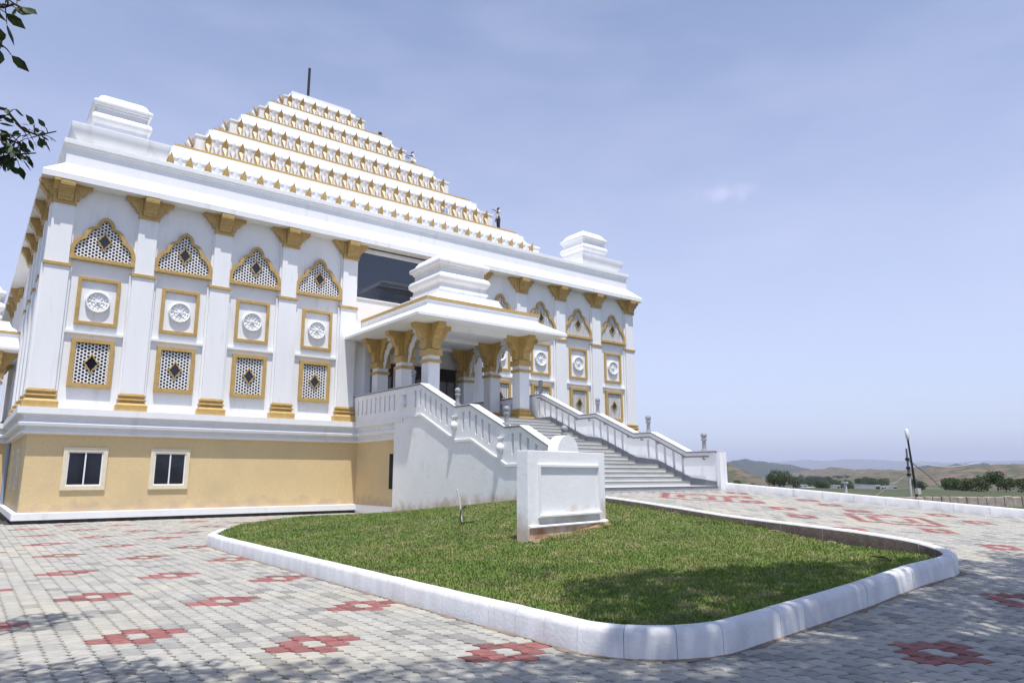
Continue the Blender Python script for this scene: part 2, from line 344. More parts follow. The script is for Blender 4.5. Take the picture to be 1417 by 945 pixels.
for k in range(len(ys)-1):
    for i in range(nx):
        q = []
        for yy, ii in ((ys[k], i), (ys[k], i+1), (ys[k+1], i+1), (ys[k+1], i)):
            x = -14+(xpar(yy)+.12+14)*ii/nx; q.append((x, yy, zroad(x, yy)-.016-(.6 if deep(x, yy, LAWN, .3) or (x > 12.7 and yy > -15.6) else 0)))
        mb.face(q)
paving = put('paving', mb.mesh('paving', M['bed'], True), kind='structure')

PW, PL = .1971, .291
def paver_poly(sx=1.0):
    A = .034; g = .0085; hw = PW/2-g; hl = PL/2-.0115; L = []; Rr = []
    for t, o in ((-1,0), (-.62,A), (-.38,A), (0,0), (.0,0), (.38,A), (.62,A), (1,0)):
        if (t, o) in L: continue
        L.append((t, o))
    pts = []
    for t, o in L: pts.append((hw+o-.006, t*hl+.018*(-1)))
    for t, o in reversed(L): pts.append((-hw+o-.006, t*hl+.018))
    # remove doubles
    out = []
    for p in pts:
        if not out or (abs(p[0]-out[-1][0])+abs(p[1]-out[-1][1])) > 1e-6: out.append(p)
    return out
PP = paver_poly()
def paver_geo():
    n = len(PP); c = .93
    vs = [(x, y, -.03) for x, y in PP]+[(x, y, -.009) for x, y in PP]+[(x*c, y*.955, 0) for x, y in PP]
    fs = [(i, (i+1)%n, n+(i+1)%n, n+i) for i in range(n)]+[(n+i, n+(i+1)%n, 2*n+(i+1)%n, 2*n+i) for i in range(n)]+[tuple(range(2*n, 3*n))]
    return vs, fs
PV, PF = paver_geo()
mb = MB(); mb.add(PV, PF); PM = mb.mesh('paver', M['paver']); mb = MB(); mb.add(PV, PF); PMR = mb.mesh('red_paver', M['redpaver'])
OX, OY = -.33, -22.21
def cell(i, j): return OX+i*PW, OY+j*PL+(i % 2)*PL/2+.012*i
def cellof(x, y):
    i = round((x-OX)/PW); j = round((y-OY-(i % 2)*PL/2-.012*i)/PL); return i, j
red = set(); keepwhite = set()
def nb(i, j):   # six neighbours
    o = i % 2
    return [(i, j+1), (i, j-1), (i+1, j+o-1+0), (i+1, j+o), (i-1, j+o-1), (i-1, j+o)]
def motif(i, j):
    for n in nb(i, j): red.add(n)
    red.add((i+2, j)); red.add((i-2, j)); keepwhite.add((i, j))
def bigmotif(i, j):
    c = cell(i, j)
    for a in range(-9, 10):
        for b in range(-9, 10):
            q = cell(i+a, j+b); dx, dy = abs(q[0]-c[0])/PW, abs(q[1]-c[1])/PL
            d = dx*.62+dy
            if (abs(d-4.3) < .55) or (abs(d-1.9) < .5) : red.add((i+a, j+b))
for a in range(-3, 12):          # the regular lattice of the left court
    for b in range(-3, 9):
        x, y = OX+a*1.38+b*.0335, OY-a*1.516+b*3.2074
        if x < 3.1 and y < -1 and x > -8: motif(*cellof(x, y))
for x, y in [(5.66,-28.04), (8.91,-27.5), (14.19,-25.7), (15.54,-24.08), (19.05,-23.77), (13.47,-22.98), (14.61,-21.4), (15.87,-20.03), (16.49,-18.85), (17.84,-21.12), (17.5,-17.62), (18.52,-19.91), (19.2,-18.73), (19.7,-22.43), (18.6,-16.7), (17.4,-25.6), (11.6,-28.9), (2.9,-28.6), (12.6,-27.2), (20.6,-25.2), (3.6,-7.4), (4.9,-5.2), (6.3,-3.9), (7.9,-2.4), (5.2,-2.2)]:
    motif(*cellof(x, y))
bigmotif(*cellof(16.75,-22.4)); bigmotif(*cellof(15.6,-17.3)); red.discard(cellof(16.75,-22.4))
def proj(x, y, z):
    d = Vector((x, y, z))-CAMP; q = d.dot(fv); return (708.5+FPX*d.dot(rv)/q, 472.5-FPX*d.dot(uv_)/q, q) if q > .2 else (0, 0, -1)
cells = []
for i in range(int((-9-OX)/PW), int((23-OX)/PW)):
    for j in range(int((-31-OY)/PL)-2, int((.6-OY)/PL)+1):
        x, y = cell(i, j)
        if x > xpar(y)-.1 or y > -.05 and x > -.6: continue
        if x > 12.3 and y > -15.9 and not (y > -4.5 and x < 12.66): continue
        z = zroad(x, y); u, v, q = proj(x, y, z)
        if q < 0 or u < -420 or u > 2300 or v > 1200: continue
        if deep(x, y, LAWN, .16): continue
        cells.append((q, i, j, x, y, z, -60 < u < 1480 and v < 960))
cells.sort()
vis = [c for c in cells if c[6]][:300]; vset = {(c[1], c[2]) for c in vis}
def tilt(x, y):
    gx = (zroad(x+.1, y)-zroad(x-.1, y))/.2; gy = (zroad(x, y+.1)-zroad(x, y-.1))/.2; return gx, gy
for q, i, j, x, y, z, _ in vis:
    gx, gy = tilt(x, y); o = put('paver', PMR if (i, j) in red and (i, j) not in keepwhite else PM, paving, (x, y, z+random.uniform(-.002, .002)))
    o.rotation_euler = (math.atan(gy)+random.uniform(-.006, .006), -math.atan(gx)+random.uniform(-.006, .006), random.uniform(-.008, .008))
pv = np.array(PV)
for isred in (0, 1):
    V = []; F = []; n = 0
    for q, i, j, x, y, z, _ in cells:
        if (i, j) in vset or ((i, j) in red and (i, j) not in keepwhite) != bool(isred): continue
        gx, gy = tilt(x, y); a = random.uniform(-.008, .008); p = pv.copy()
        p[:, 0] = pv[:, 0]-a*pv[:, 1]; p[:, 1] = pv[:, 1]+a*pv[:, 0]
        p[:, 2] += p[:, 0]*(gx+random.uniform(-.006, .006))+p[:, 1]*(gy+random.uniform(-.006, .006))+z+random.uniform(-.002, .002)
        p[:, 0] += x; p[:, 1] += y
        V += p.tolist(); F += [tuple(k+n for k in f) for f in PF]; n += len(PV)
    me = bpy.data.meshes.new('pavers'); me.from_pydata(V, [], F); me.materials.append(M['redpaver'] if isred else M['paver']); me.update()
    put('paver', me, paving, kind='stuff')

# ------------------------------------------------------------------ kerbs
def resample(P, step):
    out = [Vector((*P[0], 0))]; acc = []; tot = 0
    pts = [Vector((*p, 0)) for p in P]; L = [0]
    for a, b in zip(pts, pts[1:]): tot += (b-a).length; L.append(tot)
    n = max(1, round(tot/step)); res = []
    for k in range(n+1):
        t = tot*k/n; i = max(0, min(len(L)-2, next((q for q in range(len(L)-1) if L[q+1] >= t-1e-9), len(L)-2)))
        f = (t-L[i])/max(1e-9, L[i+1]-L[i]); res.append(pts[i].lerp(pts[i+1], f))
    return res
def kerb(root, P, step, zo, zi, top, side, brickf=None, w_=.2):
    """single kerb stones along a path; side=+1 when the inside lies to the left of the direction of travel"""
    pts = resample(P, step/4); n = len(pts); k = 0
    nrm = []
    for i in range(n):
        d = (pts[min(i+1, n-1)]-pts[max(i-1, 0)]).normalized(); nrm.append(Vector((-d.y, d.x, 0))*side)
    while k < n-1:
        e = min(n-1, k+4); e = n-1 if n-1-e < 2 else e
        mb = MB(); prof_n = 7; rows = []
        gap = .003; jit = random.uniform(-.002, .002); jz = random.uniform(-.0025, .0025)
        for i in range(k, e+1):
            p = pts[i].copy(); d = (pts[min(i+1, n-1)]-pts[max(i-1, 0)]).normalized()
            if i == k: p += d*gap
            if i == e: p -= d*gap
            p += nrm[i]*jit
            zb, zt, zin = zo(p.x, p.y)-.05, top(p.x, p.y)+jz, zi(p.x, p.y)-.08
            pr = [(0, zb), (.005, zt-.075), (.025, zt-.028), (.065, zt-.004), (w_-.05, zt), (w_-.012, zt-.012), (w_, zt-.04), (w_, zin)]
            rows.append([(p.x+nrm[i].x*a, p.y+nrm[i].y*a, z) for a, z in pr])
        for a, b in zip(rows, rows[1:]):
            for q in range(len(a)-1): mb.face([a[q], b[q], b[q+1], a[q+1]], 1 if (q >= 6 and brickf) else 0)
        mb.face(rows[0][::-1], 0); mb.face(rows[-1], 0)
        c = pts[(k+e)//2]; me = mb.mesh('kerb_stone', [M['kerb'], M['brickface']], R(50))
        put('kerb_stone', me, root); k = e
kl = thing('lawn_kerb', 'low whitewashed rounded concrete kerb edging the raised lawn', 'kerb', (0,0,0))
kerb(kl, KP, .5, zroad, zlawn, lambda x, y: (zroad(x, y)+.285 if x < 11.2 or y < -25.2 else zroad(x, y)+.285-.15*ss(-25.2, -21, y)) if y < -13 or x < 3 else zroad(x, y)+.285-.14*ss(3, 7, x), 1, True)
kr = thing('court_kerb', 'white kerb wall running from the stair foot along the outer edge of the sloping court', 'kerb', (0,0,0))
kerb(kr, [(xpar(y)+.2, y) for y in (-33,-30,-27,-24,-21,-18.5,-15.75)], .9, lambda x, y: zroad(x, y)-.6, zroad, lambda x, y: zroad(x, y)+.25, 1, False, .26)

mb = MB(); kp = resample(KP[7:], .16); dust = []
for i in range(len(kp)-1):
    d = (kp[i+1]-kp[i]).normalized(); n_ = Vector((d.y, -d.x, 0)); w0 = .035+.03*math.sin(i*.9)+.025*math.sin(i*2.3)
    if kp[i].x > 11.4: break
    a = kp[i]-n_*.01; b = kp[i]+n_*max(.012, w0); dust.append([(a.x, a.y, zroad(a.x, a.y)+.012), (b.x, b.y, zroad(b.x, b.y)+.003)])
for a, b in zip(dust, dust[1:]): mb.face([a[0], a[1], b[1], b[0]])
put('soil', mb.mesh('soil', M['dust'], True), kind='structure')
# ------------------------------------------------------------------ lawn
mb = MB(); rows = []
for k in range(120):
    y = -26.6+(26.6-4.3)*k/119
    xs = []
    for q in range(len(LAWN)):
        (xa, ya), (xb, yb) = LAWN[q], LAWN[(q+1) % len(LAWN)]
        if (ya > y) != (yb > y): xs.append(xa+(xb-xa)*(y-ya)/(yb-ya))
    if len(xs) < 2: continue
    a, b = min(xs)+.1, max(xs)-.06
    if b-a < .1: continue
    rows.append([(a+(b-a)*i/40, y, zlawn(a+(b-a)*i/40, y)-.012) for i in range(41)])
for a, b in zip(rows, rows[1:]):
    for i in range(40): mb.face([a[i], a[i+1], b[i+1], b[i]])
put('lawn', mb.mesh('lawn', M['turf'], True), kind='structure')
V = []; F = []; n = 0; tries = 0
LP_ = [(x, y) for x, y in LAWN]
SIGN = Vector((6.86,-20.12, 0)); SE = Vector((.984,.18,0)).normalized(); SN = Vector((-.18,.984,0)).normalized()
while n < 4*190000 and tries < 1200000:
    tries += 1
    x = random.uniform(3.0, 12.4); y = random.uniform(-26.6, -4.3)
    d = math.hypot(x-CAMP.x, y-CAMP.y)
    if random.random() > min(1, (11/d)**1.7): continue
    if not inpoly(x-.0, y, LP_): continue
    if not (inpoly(x-.17, y, LP_) and inpoly(x+.13, y, LP_) and inpoly(x, y-.17, LP_) and inpoly(x+.1, y-.13, LP_) and inpoly(x-.13, y-.13, LP_)): continue
    q = Vector((x, y, 0))-SIGN
    if -.05 < q.dot(SE) < 2.75 and -.25 < q.dot(SN) < .3 and random.random() < .85: continue
    z = zlawn(x, y)-.012; h = random.uniform(.012, .034)*(1+.9*random.random()**4); a = random.uniform(0, 6.283); ww = random.uniform(.004, .008)*(1+d/22)
    lean = random.uniform(.1, .95)*h; bx, by = math.cos(a)*lean, math.sin(a)*lean; px, py = -math.sin(a)*ww, math.cos(a)*ww
    V += [(x-px, y-py, z), (x+px, y+py, z), (x+bx*.5+px*.7, y+by*.5+py*.7, z+h*.65), (x+bx, y+by, z+h)]
    F.append((n, n+1, n+2, n+3)); n += 4
for _ in range(150):
    e = random.random()
    if e < .35: y0 = random.uniform(-25.4, -17); x0 = 11.5-max(0, (-23.6-y0)*.2)
    elif e < .6: q = SIGN+SE*random.uniform(-.1, 2.8)-SN*random.uniform(.1, .35); x0, y0 = q.x, q.y
    else: x0, y0 = random.uniform(3.4, 11.4), random.uniform(-25.8, -6)
    if not inpoly(x0, y0, LP_): continue
    for _k in range(16):
        x, y = x0+random.gauss(0, .04), y0+random.gauss(0, .04); z = zlawn(x, y)-.012; h = random.uniform(.04, .10); a = random.uniform(0, 6.283); ww = .006
        lean = random.uniform(.2, .8)*h; bx, by = math.cos(a)*lean, math.sin(a)*lean; px, py = -math.sin(a)*ww, math.cos(a)*ww
        V += [(x-px, y-py, z), (x+px, y+py, z), (x+bx*.5+px*.7, y+by*.5+py*.7, z+h*.65), (x+bx, y+by, z+h)]
        F.append((n, n+1, n+2, n+3)); n += 4
me = bpy.data.meshes.new('grass'); me.from_pydata(V, [], F); me.materials.append(M['grass']); me.update()
put('grass', me, kind='stuff', label='short green and straw coloured turf covering the kerbed lawn', cat='grass')
#@@SIGNPOST
# ------------------------------------------------------------------ temple: body
T = thing('temple', 'white temple hall with gold pilasters, lattice windows and a stepped pyramid roof', 'temple', (XC, 0, 0))
X0, X1, Y0, Y1 = -.2, XR+.2, .2, 33.8
def part(name, mb, m, parent=T, smooth=None, loc=None, bevel=0, **kw): return put(name, mb.mesh(name, m, smooth, bevel), parent, loc or WL[parent][0], WL[parent][1], **kw)
def shift(mb, o):
    d = WL[o][0]; mb.v = [(x-d.x, y-d.y, z-d.z) for x, y, z in mb.v]; return mb
def wpart(name, mb, m, parent=T, smooth=None, bevel=0, **kw): return part(name, shift(mb, parent), m, parent, smooth, None, bevel, **kw)
mb = MB(); mb.box(X0, X1, Y0, Y1, 4.0, 12.96); wall = wpart('wall', mb, M['white'])
mb = MB(); mb.box(-.25, XR+.25, .1, 33.9, .3, 3.3); wpart('basement_wall', mb, M['yellow'])
mb = MB(); mb.ring(-.25, XR+.25, .1, 33.9, [(.2,.128),(.2,.372),(.19,.384),(.0,.384)]); wpart('basement_plinth', mb, M['white'], bevel=.008)
mb = MB(); mb.box(-.36, XR+.36, -.0, 33.9, -.3, .127); wpart('plinth_recess', mb, M['plinth'])
CORN = [(.02,3.20),(.2,3.235),(.2,3.30),(.12,3.325),(.10,3.42),(.13,3.47),(.33,3.50),(.35,3.60),(.26,3.66),(.17,3.70),(.17,3.80),(.22,3.87),(.40,3.91),(.42,3.93),(.42,4.17),(.0,4.17)]
mb = MB(); mb.ring(-.25, XR+.25, .1, 33.9, CORN); wpart('basement_cornice', mb, M['white'])
# eaves, parapet
mb = MB(); mb.ring(X0, X1, Y0, Y1, [(.653,12.955),(.653,13.19),(.645,13.205),(-.07,13.86)], cap1=True); wpart('eave', mb, M['white'])
mb = MB(); mb.ring(X0, X1, Y0, Y1, [(-.08,13.7),(-.08,14.50),(-.05,14.53),(-.05,14.58),(0,14.62),(.0,14.66),(.05,14.69),(.05,14.86),(.03,14.875),(-.3,14.875)]); wpart('parapet', mb, M['white'])

# ------------------------------------------------------------------ pilasters (front row and left flank)
def brk(mb, c, ax, w0, w1, prof, mi=0):
    """bracket: profile (outward, z) swept across its width; ax = outward unit (x,y)"""
    ox, oy = ax; tx, ty = -oy, ox
    mb.prism(prof, w0, w1, lambda a, b, t: (c[0]+ox*a+tx*t, c[1]+oy*a+ty*t, c[2]+b), mi)
SIDEB = [(0,.0),(.03,0),(.03,.10),(.10,.10),(.10,.2),(.15,.22),(.16,.30),(.25,.33),(.32,.40),(.35,.50),(.42,.56),(.52,.60),(.52,.72),(0,.72)]
FRONTB = [(0,.10),(.10,.10),(.10,.22),(.14,.24),(.15,.35),(.19,.37),(.19,.43),(.24,.45),(.24,.52),(.30,.54),(.30,.61),(.37,.63),(.38,.72),(.38,.845),(0,.845)]
def capital_mesh():
    mb = MB()
    mb.box(-.40,.40,-.09,.2,0,.13); mb.box(-.38,.38,-.06,.2,.13,.852)
    mb.box(-.38,-.30,-.09,-.06,.13,.84); mb.box(.30,.38,-.09,-.06,.13,.84)
    brk(mb, (0,-.06,0), (0,-1), -.26, .26, FRONTB)
    for s in (-1, 1):
        mb.prism(SIDEB, -.03, .17, lambda a, b, t: (s*(.38+a), t, .13+b))
    return mb.mesh('capital', M['gold'])
def base_mesh(hw=.41, k=1.0):
    mb = MB(); mb.ring(-hw, hw, 0, .3, [(.15*k,0),(.15*k,.24),(.13*k,.25),(.05,.34),(.03,.35),(.03,.39),(.09,.42),(.10,.45),(.09,.48),(.03,.50),(.02,.56),(.06,.58),(.075,.61),(.07,.65),(.02,.67),(.02,.70)])
    return mb.mesh('base', M['gold'])
def shaft_mesh():
    mb = MB()
    mb.box(-.41,.41,0,.3,4.17,9.66); mb.box(-.50,.50,.1,.3,4.17,9.66)
    mb.box(-.357,.357,0,.3,9.66,12.2); mb.box(-.43,.43,.1,.3,9.66,12.95)
    return mb.mesh('pilaster', M['white'], bevel=.006)
def band_mesh():
    mb = MB(); mb.box(-.46,.46,-.05,.2,0,.13); return mb.mesh('band', M['gold'], bevel=.01)
CAPM, BASEM, SHM, BDM = capital_mesh(), base_mesh(), shaft_mesh(), band_mesh()
def pilaster(x, y, rot):
    o = put('pilaster', SHM, T, (x, y, 0), rot)
    for nm, me, z in (('capital', CAPM, 12.10), ('base', BASEM, 4.172), ('band', BDM, 9.62)): put(nm, me, o, (x, y, z), rot)
def corner_pilaster(x, sg):
    mb = MB(); mb.box(-.41,.41,0,.82,4.17,9.66); mb.box(-.357,.357,.0,.77,9.66,12.2); mb.box(-.43,.43,.1,.85,9.66,12.95); mb.box(-.50 if sg < 0 else .41, -.41 if sg < 0 else .50, .1,.3,4.17,9.66)
    mb.box(.41 if sg < 0 else -.50, .50 if sg < 0 else -.41, .1,.3,4.17,9.66)
    o = put('pilaster', mb.mesh('pilaster', M['white']), T, (x, 0, 0))
    mb = MB(); hw = .41; k = 1; mb.ring(-hw, hw, 0, .82, [(.15*k,0),(.15*k,.24),(.13*k,.25),(.05,.34),(.03,.35),(.03,.39),(.09,.42),(.10,.45),(.09,.48),(.03,.50),(.02,.56),(.06,.58),(.075,.61),(.07,.65),(.02,.67),(.02,.70)]); put('base', mb.mesh('base', M['gold']), o, (x, 0, 4.172))
    mb = MB(); mb.box(-.46,.46,-.05,.87,0,.13); put('band', mb.mesh('band', M['gold'], bevel=.01), o, (x, 0, 9.62))
    put('capital', CAPM, o, (x, 0, 12.10)); put('capital', CAPM, o, (x+sg*.41, .41, 12.106), sg*math.pi/2)
for x in PX[1:9]: pilaster(x, 0, 0)
corner_pilaster(PX[0], -1); corner_pilaster(PX[9], 1)
for j in range(1, 5): pilaster(-.41, .41+2.62*j, -math.pi/2)
pilaster(-.41, 19.9+.9, -math.pi/2); pilaster(-.41, 23.6, -math.pi/2); pilaster(-.41, 26.2, -math.pi/2)

# ------------------------------------------------------------------ lattice windows
PH = .136
def lattice(mb, inside, x0, x1, z0, z1, yf, th, p=PH, rh=.051, fn=None):
    """pierced screen: hexagonal cells with round holes, real thickness"""
    fn = fn or (lambda x, y, z: (x, y, z)); cw = p*math.sqrt(3)/2
    for i in range(-60, 61):
        x = i*cw
        if x < x0-.02 or x > x1+.02: continue
        for j in range(-1, 80):
            z = z0+j*p+(i % 2)*p/2
            if z > z1+.02 or not inside(x, z): continue
            o = []; h = []
            for k in range(12):
                a = math.pi*k/6; rr = p/math.sqrt(3) if k % 2 == 0 else p/2
                o.append((x+rr*math.cos(a), z+rr*math.sin(a))); h.append((x+rh*math.cos(a), z+rh*math.sin(a)))
            n = len(mb.v)
            mb.v += [fn(a, yf, b) for a, b in o]+[fn(a, yf, b) for a, b in h]+[fn(a, yf+th, b) for a, b in h]
            for k in range(12):
                k2 = (k+1) % 12
                mb.f.append((n+k, n+k2, n+12+k2, n+12+k)); mb.f.append((n+12+k, n+12+k2, n+24+k2, n+24+k)); mb.m += [mb.mi]*2
def band2(mb, out, inn, y0, y1, closed=False):
    n = len(out); rg = range(n if closed else n-1)
    for i in rg:
        j = (i+1) % n
        a, b, c, d = out[i], out[j], inn[j], inn[i]
        mb.face([(a[0],y0,a[1]),(b[0],y0,b[1]),(c[0],y0,c[1]),(d[0],y0,d[1])])
        mb.face([(a[0],y0,a[1]),(b[0],y0,b[1]),(b[0],y1,b[1]),(a[0],y1,a[1])])
        mb.face([(d[0],y0,d[1]),(c[0],y0,c[1]),(c[0],y1,c[1]),(d[0],y1,d[1])])
DIA = [(0,.39),(.035,.29),(.065,.225),(.125,.18),(.15,.11),(.195,.055),(.265,0)]
def mirror4(P, k=1.0, e=0):
    k *= 1.1
    q = [(a*k, b*k) for a, b in P]
    r = q+[(a, -b) for a, b in reversed(q[:-1])]
    return r+[(-a, b) for a, b in reversed(r[1:-1])]
def diamond_frame():
    mb = MB(); o = mirror4(DIA); i = mirror4(DIA, .80); band2(mb, o, i, -.03, .05, True); return mb.mesh('diamond_frame', M['gold'])
def diamond_pane():
    mb = MB(); o = mirror4(DIA, .86); mb.face([(a, -.004, b) for a, b in o])
    return mb.mesh('diamond_pane', M['glass'])
DFM, DPM = diamond_frame(), diamond_pane()
# lower window (centre at 0, sill at z=5.02)
def rect(x0, x1, z0, z1): return [(x0,z0),(x1,z0),(x1,z1),(x0,z1)]
def win_frame(hw, z0, z1, t, y0):
    mb = MB(); band2(mb, rect(-hw,hw,z0,z1), rect(-hw+t,hw-t,z0+t,z1-t), y0, .2, True); return mb.mesh('frame', M['gold'], bevel=.008)
LWF = win_frame(.735, .01, 1.88, .155, .05)
mb = MB(); lattice(mb, lambda x, z: abs(x) < .60 and .14 < z < 1.74, -.6, .6, .18, 1.74, .13, .04)
mb.box(-.6,-.565,.125,.17,.15,1.74); mb.box(.565,.6,.125,.17,.15,1.74)
LWL = mb.mesh('lattice', M['white'])
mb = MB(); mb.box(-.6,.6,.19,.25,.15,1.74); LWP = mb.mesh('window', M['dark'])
# arched window: foils measured from the photograph (z from sill 10.0)
def foil(P, n=7):
    out = []
    for (a, b), (c, d), sag in P:
        L = math.hypot(c-a, d-b); r_ = (L*L/4+sag*sag)/(2*sag); nx_, ny_ = -(d-b)/L, (c-a)/L
        mx, my = (a+c)/2-nx_*(r_-sag)*(-1)*(-1), (b+d)/2-ny_*(r_-sag)
        a0 = math.atan2(b-my, a-mx); a1 = math.atan2(d-my, c-mx)
        while a1 > a0: a1 -= 2*math.pi
        for k in range(n): t = a0+(a1-a0)*k/n; out.append((mx+r_*math.cos(t), my+r_*math.sin(t)))
    return out+[P[-1][1]]
AO = foil([((0,1.875),(.315,1.45),.10),((.315,1.45),(.735,.985),.125),((.735,.985),(1.09,.12),.19)])
AI = foil([((0,1.745),(.20,1.385),.075),((.20,1.385),(.615,.90),.115),((.615,.90),(.965,.12),.17)])
AO2 = AO[:4]+AO[4:]; 
def sym(P): return [(-a, b) for a, b in reversed(P[1:])]+P
mb = MB(); band2(mb, sym(AO), sym(AI), .06, .2)
AWF = mb.mesh('frame', M['gold'])
mb = MB(); mb.box(-1.15,1.15,-.0,.2,-.02,.12); AWS = mb.mesh('sill', M['gold'], bevel=.01)
AIX = sym([(a*1.03+.0, b+.02) for a, b in AI])
mb = MB(); lattice(mb, lambda x, z: z > .09 and inpoly(x, z, AIX+[(.99,.05),(-.99,.05)]), -1, 1, .15, 1.75, .135, .04)
AWL = mb.mesh('lattice', M['white'])
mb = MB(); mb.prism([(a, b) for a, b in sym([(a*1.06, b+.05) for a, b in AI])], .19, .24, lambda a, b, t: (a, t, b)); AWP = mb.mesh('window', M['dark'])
# medallion panel (z from 7.47)
mb = MB(); band2(mb, rect(-.735,.735,0,1.88), rect(-.61,.61,.125,1.755), .10, .2, True); MDF = mb.mesh('panel_frame', M['gold'], bevel=.008)
def medallion():
    mb = MB(); N = 48; prof = [(.0,.125),(.035,.125),(.06,.11),(.065,.075),(.11,.085),(.125,.055),(.15,.05),(.20,.075),(.235,.05),(.25,.045),(.30,.085),(.335,.055),(.345,.05),(.36,.10),(.385,.125),(.41,.12),(.425,.09),(.43,.0)]
    n = len(mb.v)
    for q, (r, h) in enumerate(prof):
        for i in range(N):
            a = 2*math.pi*i/N; rr = r; hh = h
            if 4 <= q <= 7: hh = h+.02*math.cos(a*8)*(1 if q > 5 else .4); rr = r*(1+.06*math.cos(a*8))
            if 8 <= q <= 12: hh = h+.025*math.cos(a*12+1.57)*(1 if q > 9 else .4); rr = r*(1+.035*math.cos(a*12+1.57))
            mb.v.append((rr*math.cos(a), -hh, rr*math.sin(a)))
    for q in range(len(prof)-1):
        for i in range(N): mb.f.append((n+q*N+i, n+q*N+(i+1)%N, n+(q+1)*N+(i+1)%N, n+(q+1)*N+i)); mb.m.append(0)
    return mb.mesh('medallion', M['white'], R(40))
MDM = medallion()
mb = MB(); mb.prism([(.2,7.06),(.13,7.08),(.09,7.12),(.09,7.21),(.2,7.23)], -1.0, 1.0, lambda a, b, t: (t, a, b-7.06)); LEDM = mb.mesh('ledge', M['white'])
mb = MB(); mb.box(-.86,.86,.16,.2,0,2.6); UPM = mb.mesh('wall_panel', M['white'])
def bay(x, y, rot, upper=True):
    c, s = math.cos(rot), math.sin(rot)
    wnd = put('window', LWP, T, (x, y, 5.02), rot)
    put('frame', LWF, wnd, (x, y, 5.02), rot); put('lattice', LWL, wnd, (x, y, 5.02), rot)
    q = (x-s*-.115*1, y+c*.115, 5.96)
    put('diamond_frame', DFM, wnd, (x-s*.115, y+c*.115, 5.96), rot); put('diamond_pane', DPM, wnd, (x-s*.115, y+c*.115, 5.96), rot)
    a = put('arched_window', AWP, T, (x, y, 10.0), rot)
    put('frame', AWF, a, (x, y, 10.0), rot); put('sill', AWS, a, (x, y, 10.0), rot); put('lattice', AWL, a, (x, y, 10.0), rot)
    put('diamond_frame', DFM, a, (x-s*.115, y+c*.115, 10.87), rot); put('diamond_pane', DPM, a, (x-s*.115, y+c*.115, 10.87), rot)
    p = put('panel_frame', MDF, T, (x, y, 7.47), rot); put('medallion', MDM, p, (x-s*.2, y+c*.2, 8.40), rot)
    put('ledge', LEDM, T, (x, y, 7.04), rot)
for i in (0,1,2,3,5,6,7,8): bay((PX[i]+PX[i+1])/2, 0, 0)
# big glass window and door over / behind the porch
gw = None
mb = MB(); mb.box(12.40, XR-12.40, .188, .26, 10.33, 12.66); gw = wpart('glass_window', mb, M['bigglass'])
mb = MB()
for a, b, c, d in ((12.36, XR-12.36, 12.66, 12.72), (12.36, XR-12.36, 10.27, 10.33)): mb.box(a, b, .15, .22, c, d)
wpart('window_frame', mb, M['white'], gw)
mb = MB(); mb.box(12.4, XR-12.4, .14, .21, 12.90, 12.935); wpart('dark_trim', mb, M['wood'])
dr = None
for xc_, w_ in ((XC, 1.12), (XC-1.86, .58), (XC+1.86, .58)):
    mb = MB(); mb.box(xc_-w_, xc_+w_, .13, .25, 4.18, 7.0); d = wpart('door', mb, M['wood'])
    mb = MB()
    for k in range(-2, 3):
        if abs(k*.5) < w_: mb.box(xc_+k*.5-.03, xc_+k*.5+.03, .09, .13, 4.18, 6.95)
    mb.box(xc_-w_-.08, xc_+w_+.08, .08, .16, 7.0, 7.18); wpart('door_frame', mb, M['wood'], d)
    mb = MB(); lattice(mb, lambda x, z: abs(x) < w_*.8 and z < 6.5, -w_*.8, w_*.8, 5.4, 6.5, .115, .02, .12, .04, lambda x, y, z: (xc_+x, y, z)); wpart('door_lattice', mb, M['granite'], d)
mb = MB()
for xx in (-2.75, 2.75): mb.box(XC+xx-.16, XC+xx+.16, .02, .2, 4.18, 8.0)
wpart('door_pilaster', mb, M['white'])
# basement windows
def bwin(x, y, rot, w_=.73, z0=1.17, z1=2.75):
    mb = MB(); band2(mb, rect(-w_,w_,z0,z1), rect(-w_+.15,w_-.15,z0+.16,z1-.16), -.07, .02, True); fr = mb.mesh('window_frame', M['cream'], bevel=.006)
    mb = MB(); mb.box(-w_+.14, w_-.14, -.012, .03, z0+.15, z1-.15); o = put('basement_window', mb.mesh('basement_window', M['glass']), T, (x, y, 0), rot)
    put('window_frame', fr, o, (x, y, 0), rot)
    mb = MB(); a, b, c, d = -w_+.15, w_-.15, z0+.16, z1-.16; t = .045
    mb.box(a, b, -.035, -.012, c, c+t); mb.box(a, b, -.035, -.012, d-t, d); mb.box(a, a+t, -.035, -.0125, c+t, d-t); mb.box(b-t, b, -.035, -.0125, c+t, d-t); mb.box(-.025, .025, -.036, -.0121, c+t, d-t)
    put('sash', mb.mesh('sash', M['white']), o, (x, y, 0), rot)
for x in (1.66, 4.62, 27.1, 30.07): bwin(x, .1, 0)
for y in (3.2, 6.3): bwin(-.25, y, -math.pi/2, .6)
mb = MB(); mb.tube([(-.36, 9.9, .4), (-.36, 9.9, 3.2)], .09, 10); wpart('downpipe', mb, M['bluepipe'], smooth=R(60))

